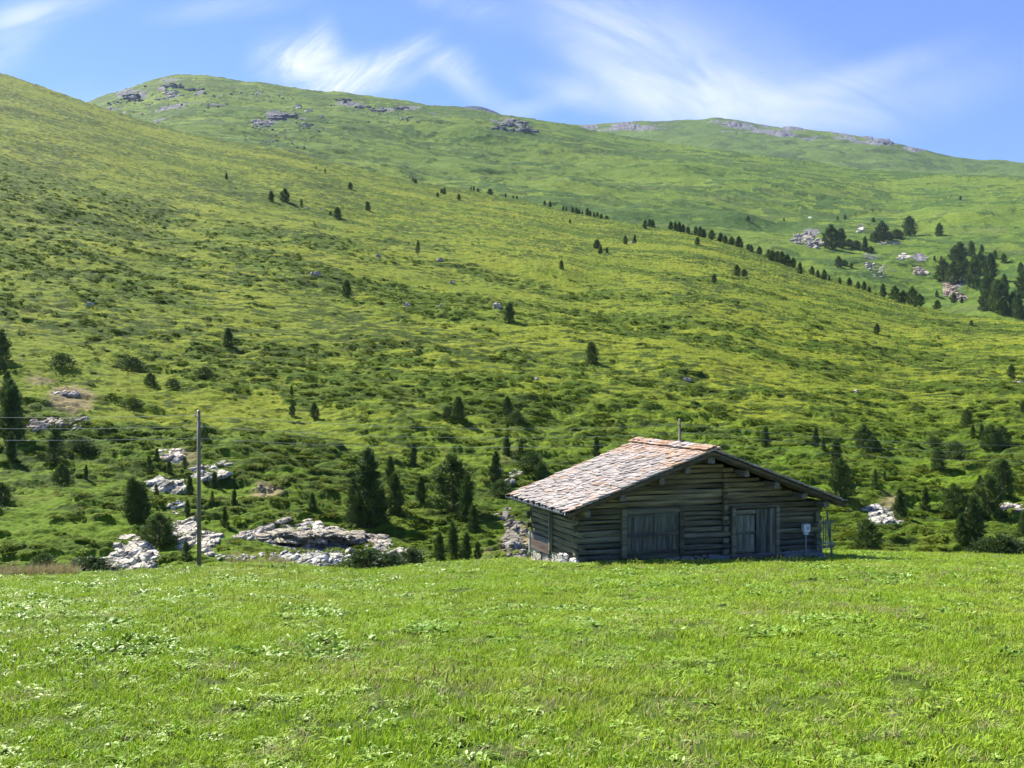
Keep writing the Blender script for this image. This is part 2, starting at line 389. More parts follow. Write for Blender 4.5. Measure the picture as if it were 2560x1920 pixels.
# the grey tip of a peak behind the mountain's shoulder
p_ridge = curve([(-900, 900), (1060, 330), (1120, 280), (1150, 268), (1180, 265), (1210, 269), (1250, 284), (1330, 330), (3000, 900)], 8)
S, X, Y, Z, YP = slope_patch(p_ridge, lambda x: p_ridge(x) + 160, cst(3300.), cst(3600.), cst(.1), 40)
sel = slice(560, 760)
Z = Z + (fbm(X / 120, Y / 120, 303, 4) - .5) * 14
o = grid_mesh('distant_peak', X[:, sel], Y[:, sel], Z[:, sel], {'shrub': 0 * X[:, sel], 'rock': 1 + 0 * X[:, sel], 'bare': 0 * X[:, sel]}, M_FAR)
tag(o, 'grey tip of a distant peak behind the mountain shoulder', kind='structure')

# meadow
e_y = curve([(-900, 1440), (0, 1438), (300, 1432), (420, 1421), (500, 1411), (600, 1407), (700, 1409), (800, 1420), (870, 1428), (950, 1427), (1020, 1417), (1100, 1408), (1200, 1402), (1300, 1398), (1500, 1388), (2050, 1379),
             (2150, 1378), (2300, 1382), (2450, 1388), (2560, 1392), (3400, 1415)], 24)
e_z = curve([(-900, 40), (0, 42), (300, 46), (500, 49), (700, 49), (900, 47), (1100, 49), (1500, 53), (2100, 54), (2560, 53), (3400, 50)], 80)
def meadow_h(X, Y):
    X = np.asarray(X, float); Y = np.asarray(Y, float)
    u = np.clip(X / np.maximum(Y, 6.0), -.75, .75); xp = u * F + CX
    ze = e_z(xp); s = (e_y(xp) - CY) / F - EYE / ze
    w = sstep(8, 34, Y)
    sl = .118 + (s - .118) * w
    z = -sl * np.minimum(Y, ze)
    d = np.maximum(Y - ze, 0)
    z = z - .20 * d - .055 * d ** 2
    z = z + (fbm(X / 7, Y / 7, 401, 3) - .5) * .22 * sstep(4, 12, Y) * (1 - .7 * sstep(ze - 10, ze, Y)) + (fbm(X / 1.3, Y / 1.3, 405, 3) - .5) * .08
    return np.maximum(z, -14.0)
tt = np.linspace(0, 1, 260)[:, None]; Yg = -6 + 68 * tt ** 1.15
kx = np.linspace(-1, 1, 420)[None]; Xg = kx * (.62 * np.maximum(Yg, 0) + 14)
Yg = Yg + 0 * Xg
Zg = meadow_h(Xg, Yg)
o = grid_mesh('meadow', Xg, Yg, Zg, {'shrub': sstep(.45, .6, fbm(Xg / 2, Yg / 2, 411, 3)) * .5, 'rock': 0 * Xg, 'bare': 0 * Xg}, M_MEADOW)
tag(o, 'mown green meadow sloping down from the viewer to the barn', kind='structure')
def mead(x, y_depth):
    return Vector((x, y_depth, float(meadow_h(np.array([x]), np.array([y_depth]))[0])))
def mead_px(x, depth):
    return mead((x - CX) / F * depth, depth)

# ------------------------------------------------------------------ scattered ground cover
def scatter(name, P, rot, scl, idx, protos, label):
    """one object of ground cover: plants of a few kinds set out on given points"""
    coll = bpy.data.collections.new(name + '_kinds')
    for p in protos: coll.objects.link(p)
    me = bpy.data.meshes.new(name)
    me.vertices.add(len(P)); me.vertices.foreach_set('co', P.astype(np.float32).ravel())
    for nm, ty, arr, key in (('rot', 'FLOAT_VECTOR', rot, 'vector'), ('scl', 'FLOAT_VECTOR', scl, 'vector'), ('idx', 'INT', idx, 'value')):
        a = me.attributes.new(nm, ty, 'POINT'); a.data.foreach_set(key, np.ascontiguousarray(arr, dtype=np.int32 if ty == 'INT' else np.float32).ravel())
    o = link(bpy.data.objects.new(name, me))
    g = bpy.data.node_groups.new(name, 'GeometryNodeTree')
    g.interface.new_socket('Geometry', in_out='INPUT', socket_type='NodeSocketGeometry')
    g.interface.new_socket('Geometry', in_out='OUTPUT', socket_type='NodeSocketGeometry')
    N, L = g.nodes, g.links
    gi, go = N.new('NodeGroupInput'), N.new('NodeGroupOutput')
    ci = N.new('GeometryNodeCollectionInfo'); ci.inputs[0].default_value = coll; ci.inputs[1].default_value = True; ci.inputs[2].default_value = True
    ip = N.new('GeometryNodeInstanceOnPoints'); ip.inputs['Pick Instance'].default_value = True
    def na(nm, ty):
        n = N.new('GeometryNodeInputNamedAttribute'); n.data_type = ty; n.inputs['Name'].default_value = nm; return n.outputs['Attribute']
    er = N.new('FunctionNodeEulerToRotation'); L.new(na('rot', 'FLOAT_VECTOR'), er.inputs[0])
    L.new(gi.outputs[0], ip.inputs['Points']); L.new(ci.outputs[0], ip.inputs['Instance'])
    L.new(na('idx', 'INT'), ip.inputs['Instance Index']); L.new(er.outputs[0], ip.inputs['Rotation']); L.new(na('scl', 'FLOAT_VECTOR'), ip.inputs['Scale'])
    L.new(ip.outputs[0], go.inputs[0])
    md = o.modifiers.new('scatter', 'NODES'); md.node_group = g
    return tag(o, label, kind='stuff')

def proto(name, mb, mat, smooth=False):
    me = mb.mesh(name, smooth); me.materials.append(mat); return bpy.data.objects.new(name, me)

def blade(mb, x, y, h, w, lean, az, col, segs=3, curl=1.0):
    d = Vector((math.cos(az), math.sin(az), 0)); sd = Vector((-d.y, d.x, 0)); tw = random.uniform(-.6, .6)
    sd = Matrix.Rotation(tw, 3, 'Z') @ sd
    vs = []; fs = []
    for i in range(segs + 1):
        t = i / segs
        p = Vector((x, y, 0)) + d * (lean * h * t ** (1.5 * curl)) + Vector((0, 0, h * (t - .28 * lean * t * t)))
        ww = w * (1 - t ** 1.6) * .5 + w * .04
        if i < segs: vs += [p - sd * ww, p + sd * ww]
        else: vs.append(p)
    for i in range(segs - 1): fs.append((2 * i, 2 * i + 1, 2 * i + 3, 2 * i + 2))
    fs.append((2 * segs - 2, 2 * segs - 1, 2 * segs))
    mb.add(vs, fs, col)

def leaf(mb, base, az, elev, ln, w, col, cup=.25):
    d = Vector((math.cos(az) * math.cos(elev), math.sin(az) * math.cos(elev), math.sin(elev))); s = Vector((-math.sin(az), math.cos(az), 0)); n = s.cross(d) * -1
    b = Vector(base); vs = [b]; prof = [(.3, .8), (.6, 1.0), (.85, .6)]
    for t, k in prof:
        m = b + d * (ln * t) - Vector((0, 0, ln * .35 * t * t))
        vs += [m + s * (w * .5 * k) + n * (cup * w * .3), m, m - s * (w * .5 * k) + n * (cup * w * .3)]
    vs.append(b + d * ln - Vector((0, 0, ln * .35)))
    fs = [(0, 2, 1), (0, 3, 2)]
    for i in range(2):
        a = 1 + 3 * i; fs += [(a, a + 1, a + 4, a + 3), (a + 1, a + 2, a + 5, a + 4)]
    fs += [(7, 8, 10), (8, 9, 10)]
    mb.add(vs, fs, col)

def jc(v=.25, base=(1, 1, 1)):
    k = random.uniform(1 - v, 1 + v); return (base[0] * k * random.uniform(.9, 1.15), base[1] * k, base[2] * k * random.uniform(.8, 1.2))

def grass_proto(nm, n, rad, hlo, hhi, w, leanmax=.9):
    mb = MB()
    for _ in range(n):
        r = rad * math.sqrt(random.random()); a = random.uniform(0, 6.283)
        blade(mb, r * math.cos(a), r * math.sin(a), random.uniform(hlo, hhi), w * random.uniform(.6, 1.3), random.uniform(.15, leanmax), random.uniform(0, 6.283), jc(.3))
    return mb
def clover_proto(nm, n, rad):
    mb = MB()
    for _ in range(n):
        r = rad * math.sqrt(random.random()); a = random.uniform(0, 6.283); z = random.uniform(.03, .085)
        c = jc(.25); a0 = random.uniform(0, 6.28)
        for k in range(3):
            leaf(mb, (r * math.cos(a), r * math.sin(a), z), a0 + k * 2.09, random.uniform(-.1, .5), random.uniform(.022, .036), random.uniform(.02, .03), c)
    return mb
def rosette_proto(nm, n, ln, w, elev):
    mb = MB()
    for i in range(n):
        a = i * 2.4 + random.uniform(-.3, .3)
        leaf(mb, (random.uniform(-.02, .02), random.uniform(-.02, .02), random.uniform(.01, .04)), a, random.uniform(elev * .4, elev * 1.5), ln * random.uniform(.6, 1.15), w * random.uniform(.7, 1.2), jc(.25), .5)
    return mb

def stalk_proto():
    mb = MB()
    for _ in range(5):
        x, y = random.gauss(0, .12), random.gauss(0, .12); h = random.uniform(.14, .26); a = random.uniform(0, 6.28)
        blade(mb, x, y, h, .006, .25, a, (.7, .8, .6)); tx, ty = x + math.cos(a) * .22 * h, y + math.sin(a) * .22 * h
        mb.tube([(tx, ty, h * .86), (tx, ty, h * .95), (tx, ty, h * 1.08)], [.004, .008, .002], 5, random.choice(((1.0, .8, .6), (.7, .45, .3), (1.3, 1.3, 1.2))))
    return mb
gp = [proto('a_grass', grass_proto('', 52, .17, .035, .085, .011, 1.3), M_GRASS), proto('b_grass', grass_proto('', 52, .19, .04, .11, .013, 1.5), M_GRASS),
      proto('c_grass', grass_proto('', 44, .15, .06, .15, .012, .9), M_GRASS), proto('d_clover', clover_proto('', 34, .17), M_LEAF),
      proto('e_rosette', rosette_proto('', 9, .13, .042, .55), M_LEAF), proto('f_rosette', rosette_proto('', 12, .10, .055, .35), M_LEAF), proto('g_dock', rosette_proto('', 12, .26, .085, .9), M_LEAF), proto('h_straw', grass_proto('', 30, .16, .05, .13, .009, 1.4), M_STRAW), proto('i_stalk', stalk_proto(), M_STRAW)]

def meadow_points(n, y0, y1, um=.52):
    # even over the ground between two distances, a little beyond the sides of the picture
    yy = np.sqrt(RNG.uniform(y0 ** 2, y1 ** 2, n)); uu = RNG.uniform(-um, um, n)
    return uu * (yy + 5.0 * np.clip((16 - yy) / 8, 0, 1)), yy
PX, PY, PS = [], [], []
for (y0, y1, dens, sc) in ((3.6, 9, 62, .82), (9, 15, 46, .95), (15, 25, 27, 1.2), (25, 38, 15, 1.5), (38, 56, 11, 1.65)):
    area = .52 * (y1 ** 2 - y0 ** 2) * (1.75 if y1 <= 9 else 1.25 if y1 <= 15 else 1); n = int(area * dens)
    x, y = meadow_points(n, y0, y1)
    xp = x / y * F + CX; ok = y < e_z(xp) + .8
    PX.append(x[ok]); PY.append(y[ok]); PS.append(np.full(ok.sum(), sc))
PX = np.concatenate(PX); PY = np.concatenate(PY); PS = np.concatenate(PS)
n = len(PX)
# the barn stands clear of the grass
TH = math.atan2(936, F); HX0, HY0 = 7.74, 43.0
def hut_local(x, y):
    dx, dy = x - HX0, y - HY0
    return dx * math.cos(TH) + dy * math.sin(TH), -dx * math.sin(TH) + dy * math.cos(TH)
# taller leafy weeds along the front wall and the left corner
wa_ = np.concatenate([RNG.uniform(-4.9, 4.6, 90), RNG.uniform(-5.9, -5.4, 26)]); wb_ = np.concatenate([RNG.uniform(.4, .78, 90), RNG.uniform(.6, 6.0, 26)])
PX = np.concatenate([PX, HX0 + wa_ * math.cos(TH) - wb_ * math.sin(TH)]); PY = np.concatenate([PY, HY0 + wa_ * math.sin(TH) + wb_ * math.cos(TH)]); PS = np.concatenate([PS, np.full(116, 1.5)])
WEED = np.concatenate([np.zeros(n_ := len(PX) - 116, bool), np.ones(116, bool)])
la, lb = hut_local(PX, PY)
keep = ~((np.abs(la) < 5.35) & (lb > .75) & (lb < 6.4))
PX, PY, PS, WEED = PX[keep], PY[keep], PS[keep], WEED[keep]; n = len(PX)
pn = fbm(PX / 1.7, PY / 2.6, 501, 3); pl = fbm(PX / 4.5, PY / 4.5, 507, 3); r = RNG.random(n)
idx = np.where(r < .4, 0, np.where(r < .75, 1, 2))
br = RNG.random(n)
broad = sstep(.46, .66, .6 * pn + .4 * pl)
idx = np.where(br < .15 + .20 * broad, 3, idx)
idx = np.where(br < .07 + .13 * broad, 4, idx); idx = np.where(br < .04 + .07 * broad, 5, idx)
dock = sstep(.585, .66, fbm(PX / 1.2, PY / 1.6, 531, 2)) * (PY > 13)
idx = np.where((RNG.random(n) < .55 * dock), 6, idx)
idx = np.where(WEED & (RNG.random(n) < .7), 6, np.where(WEED, 2, idx))
st = fbm(PX / 2.4, PY / 2.4, 541, 3)
idx = np.where((RNG.random(n) < .03 + .22 * sstep(.5, .68, st)) & (idx < 3), 7, idx); idx = np.where((RNG.random(n) < .025) & (idx < 4), 8, idx)
sc = PS * RNG.uniform(.65, 1.2, n) * np.where(idx == 2, .9, 1) * np.where(idx == 6, .62, 1) * np.where(idx == 3, .72, 1)
P = np.stack([PX, PY, meadow_h(PX, PY) - .005], -1)
rot = np.stack([RNG.normal(0, .12, n), RNG.normal(0, .12, n), RNG.uniform(0, 6.283, n)], -1)
hs = np.where(PS > 1.1, .75, 1.0) * np.where(fbm(PX / 3, PY / 3, 521, 2) > .55, 1.15, .9)
scatter('meadow_grass', P, rot, np.stack([sc, sc, sc * hs], -1), idx, gp, 'short green meadow grass with clover and broad leaves')

# dwarf shrubs and tussocks on the near hillside
def heath_proto(n, rad, h, seed):
    mb = MB()
    for _ in range(n):
        a = random.uniform(0, 6.283); rr = math.sqrt(random.random()); z = h * math.sqrt(max(0, 1 - rr * rr)) * random.uniform(.35, 1.05)
        c = jc(.35)
        for k in range(3):
            leaf(mb, (rad * rr * math.cos(a), rad * rr * math.sin(a), z * .9), a + random.uniform(-1.4, 1.4), random.uniform(.1, 1.2), random.uniform(.12, .22), random.uniform(.07, .11), c)
    return mb
hp = [proto('a_heath', heath_proto(90, .55, .38, 1), M_HEATH), proto('b_heath', heath_proto(110, .75, .34, 2), M_HEATH), proto('c_heath', heath_proto(70, .45, .55, 3), M_HEATH),
      proto('d_tussock', grass_proto('', 50, .45, .18, .42, .05, .8), M_TUSS), proto('e_tussock', grass_proto('', 50, .5, .15, .3, .06, 1.2), M_TUSS)]
w_sh = (HAREA * (HY > 58) * sstep(340, 80, HY) * (HSHR ** 1.5 + .03) * (HBARE < .35) * (np.abs(UCOL) < .52)[None]).ravel()
w_tu = (HAREA * (HY > 58) * sstep(300, 80, HY) * (1.02 - HSHR) * (1 - .8 * np.clip(HBARE, 0, 1)) * (np.abs(UCOL) < .52)[None]).ravel()
def pick(w, n):
    cs = np.cumsum(w); return np.searchsorted(cs, RNG.random(n) * cs[-1])
NS, NTU = 17000, 22000
ia, ib = pick(w_sh, NS), pick(w_tu, NTU)
ii = np.concatenate([ia, ib]); n = len(ii)
P = np.stack([HX.ravel()[ii] + RNG.normal(0, .1, n), HY.ravel()[ii] + RNG.normal(0, .2, n), HZ.ravel()[ii] - .14], -1)
idx = np.concatenate([RNG.integers(0, 3, NS), RNG.integers(3, 5, NTU)])
sc = RNG.uniform(.35, .9, n) * np.where(idx < 3, .95, .85)
rot = np.stack([RNG.normal(0, .15, n) + .12, RNG.normal(0, .15, n), np.where(idx < 3, RNG.normal(0, .45, n) + 3.1416 * RNG.integers(0, 2, n), RNG.uniform(0, 6.283, n))], -1)
scatter('dwarf_shrubs', P, rot, np.stack([sc * np.where(idx < 3, 1.35, 1), sc, sc * RNG.uniform(.5, 1.0, n)], -1), idx, hp, 'low heath shrubs and grass tussocks covering the near hillside')

# tall pale grass on the far left meadow edge
dp = [proto('a_dry', grass_proto('', 46, .25, .3, .75, .014, .5), M_DRY), proto('b_dry', grass_proto('', 40, .3, .25, .6, .016, .8), M_DRY)]
n = 150; xs = np.concatenate([RNG.uniform(-60, 190, 130), RNG.uniform(560, 740, 20)]); ds = e_z(xs) + RNG.uniform(-1.0, .8, n)
P = np.array([mead_px(x, d) for x, d in zip(xs, ds)])
scatter('tall_dry_grass', P, np.stack([0 * xs, 0 * xs, RNG.uniform(0, 6.28, n)], -1), np.repeat(RNG.uniform(.5, .95, n)[:, None], 3, 1), RNG.integers(0, 2, n), dp, 'pale dry grass along the far meadow edge')

# ------------------------------------------------------------------ trees
def crown_mesh(name, prof, nb, seed, up=.5, ln=.075, wd=.020, stems=((0, 0, 1.0),), shoots=9, needles=9, spread=.085, z0=.03):
    random.seed(seed); mb = MB()
    for (sx, sy, sh) in stems:
        k = int(nb * sh)
        for i in range(k):
            z = z0 + (1 - z0) * ((i + random.random()) / k) ** .93
            r = prof(z); az = i * 2.39996 + random.uniform(-.5, .5)
            rb = r * random.uniform(.35, 1.05) if z < .93 else r * random.uniform(0, .5)
            c = Vector((sx + rb * math.cos(az), sy + rb * math.sin(az), z * sh * .97))
            bc = jc(.28)
            for _ in range(shoots):
                a2 = az + random.uniform(-1.0, 1.0)
                d = Vector((math.cos(a2), math.sin(a2), up + random.uniform(-.2, .8) + (1.5 if z > .9 else 0))).normalized()
                q = c + Vector([random.gauss(0, spread * .5) for _ in range(3)]) * (.45 + r * 2.2)
                c2 = tuple(v * random.uniform(.8, 1.2) for v in bc)
                for _ in range(needles):
                    t = random.uniform(-.6, 1.0)
                    b = q + d * ln * t
                    nd = (d + Vector([random.uniform(-.8, .8) for _ in range(3)])).normalized()
                    s = nd.cross(Vector([random.uniform(-1, 1) for _ in range(3)])).normalized() * wd * .5
                    mb.add([b - s, b + s, b + nd * ln * random.uniform(.6, 1.1)], [(0, 1, 2)], c2)
    return mb.mesh(name)
def trunk_mesh(name, seed, h=.85, r=.028, stems=((0, 0, 1.0),), limbs=8):
    random.seed(seed); mb = MB()
    for (sx, sy, sh) in stems:
        mb.tube([(sx * .2, sy * .2, -.06), (sx * .6, sy * .6, .15 * sh), (sx, sy, .5 * h * sh), (sx + .004, sy, h * sh)], [r * 1.25, r, r * .65, r * .15], 7, (.13, .10, .075))
        for i in range(limbs):
            z = random.uniform(.08, .75) * sh * h; a = i * 2.4; l = .12 * (1.1 - z)
            mb.tube([(sx * .8, sy * .8, z), (sx + l * .6 * math.cos(a), sy + l * .6 * math.sin(a), z + l * .2), (sx + l * math.cos(a), sy + l * math.sin(a), z + l * .55)], [r * .35, r * .22, r * .08], 5, (.12, .09, .07))
    return mb.mesh(name)
pw = lambda z, a: max(z, 0) ** a
P_col = lambda z: .17 * min(1, (z + .12) * 3.2) * pw(1 - z, .55) + .008
P_ovo = lambda z: .27 * pw(math.sin(math.pi * min(1, .16 + .84 * z) ** .85), .75) + .012
P_bro = lambda z: .36 * pw(math.sin(math.pi * min(1, .22 + .78 * z) ** .9), .7) + .015
P_con = lambda z: .24 * min(1, (z + .1) * 4) * pw(1 - z, .85) + .008
P_slm = lambda z: .20 * min(1, (z + .02) * 2.5) * pw(1 - z, .6) + .006
P_bush = lambda z: .55 * pw(max(1 - z * z * .95, 0), .6)
tw2 = ((-.07, .0, .86), (.08, .02, 1.0)); tw3 = ((-.13, .02, .8), (.03, -.02, 1.0), (.15, .03, .74))
KINDS = {}
def kind(key, cm, tm, mat): cm.materials.append(mat); tm.materials.append(M_BARK); KINDS.setdefault(key, []).append((cm, tm))
for sd in (1, 2):
    kind('col', crown_mesh('crown', P_col, 70, 10 + sd), trunk_mesh('trunk', sd), M_PINE)
    kind('ovo', crown_mesh('crown', P_ovo, 76, 20 + sd, ln=.08), trunk_mesh('trunk', sd), M_PINE)
    kind('con', crown_mesh('crown', P_con, 72, 30 + sd), trunk_mesh('trunk', sd), M_PINE)
    kind('bro', crown_mesh('crown', P_bro, 90, 40 + sd, ln=.085), trunk_mesh('trunk', sd, .8), M_PINE)
kind('twi', crown_mesh('crown', P_col, 64, 51, stems=tw2), trunk_mesh('trunk', 5, stems=tw2), M_PINE)
kind('tri', crown_mesh('crown', lambda z: P_con(z) * .85, 56, 61, stems=tw3), trunk_mesh('trunk', 6, stems=tw3), M_PINE)
kind('lar', crown_mesh('crown', P_con, 52, 71, up=.2, shoots=8, needles=8), trunk_mesh('trunk', 7, .92, .024), M_LARCH)
kind('slm', crown_mesh('crown', P_slm, 40, 81, shoots=7, needles=8, z0=.2), trunk_mesh('trunk', 8, .92, .02), M_LARCH)
kind('far', crown_mesh('crown', P_ovo, 46, 91, shoots=7, needles=6, ln=.12, wd=.045), trunk_mesh('trunk', 9, limbs=4), M_PINE)
kind('far', crown_mesh('crown', P_con, 46, 92, shoots=7, needles=6, ln=.12, wd=.045), trunk_mesh('trunk', 9, limbs=4), M_PINE)
kind('bus', crown_mesh('crown', P_bush, 90, 95, up=.7, ln=.11, wd=.045, shoots=9, needles=6, spread=.16), trunk_mesh('trunk', 10, .5, .03), M_BUSH)
kind('jun', crown_mesh('crown', P_bush, 80, 97, up=.5, ln=.10, wd=.035, shoots=8, needles=7, spread=.16), trunk_mesh('trunk', 10, .5, .03), M_PINE)
random.seed(99)
def tree(patch, x, y, h, wf, key, label, group=None, name=None, cat=None):
    p = patch.ray(x, y); H = h / F * p.y
    ks = KINDS[key]; cm, tm = ks[random.randrange(len(ks))]
    nm = name or {'lar': 'larch_tree', 'slm': 'larch_tree', 'bus': 'leafy_bush', 'jun': 'juniper_bush'}.get(key, 'pine_tree')
    ct = cat or ('bush' if 'bush' in nm else 'tree')
    o = thing(nm, (p.x, p.y, p.z - .02 * H), label, ct, group, random.uniform(0, 6.28))
    # a slight lean, as trees on a slope have
    o.rotation_euler = (random.gauss(0, .03), random.gauss(0, .03), o.rotation_euler.z)
    for nm2, me in (('crown', cm), ('trunk', tm)):
        c = link(bpy.data.objects.new(nm2, me)); c.parent = o
    o.scale = (H * wf, H * wf, H)
    return o
ORD = 'first second third fourth fifth sixth seventh eighth ninth tenth eleventh twelfth thirteenth fourteenth fifteenth sixteenth seventeenth eighteenth nineteenth twentieth twenty-first twenty-second twenty-third twenty-fourth twenty-fifth'.split()
def row(patch, lst, what, group, keys=('far',), wf=1.0):
    """a row of look-alike trees: told apart by their order along it"""
    for i, it in enumerate(sorted(lst)):
        x, y, h = it[:3]; k = it[3] if len(it) > 3 else keys[i % len(keys)]
        w = (it[4] if len(it) > 4 else 1.0) * wf * random.uniform(.88, 1.12)
        if len(it) < 4: h *= random.uniform(.82, 1.15); x += random.uniform(-2.5, 2.5); w *= random.uniform(.85, 1.25)
        tree(patch, x, y, h, w, k, ('%s pine from the left in %s' % (ORD[i], what)), group)

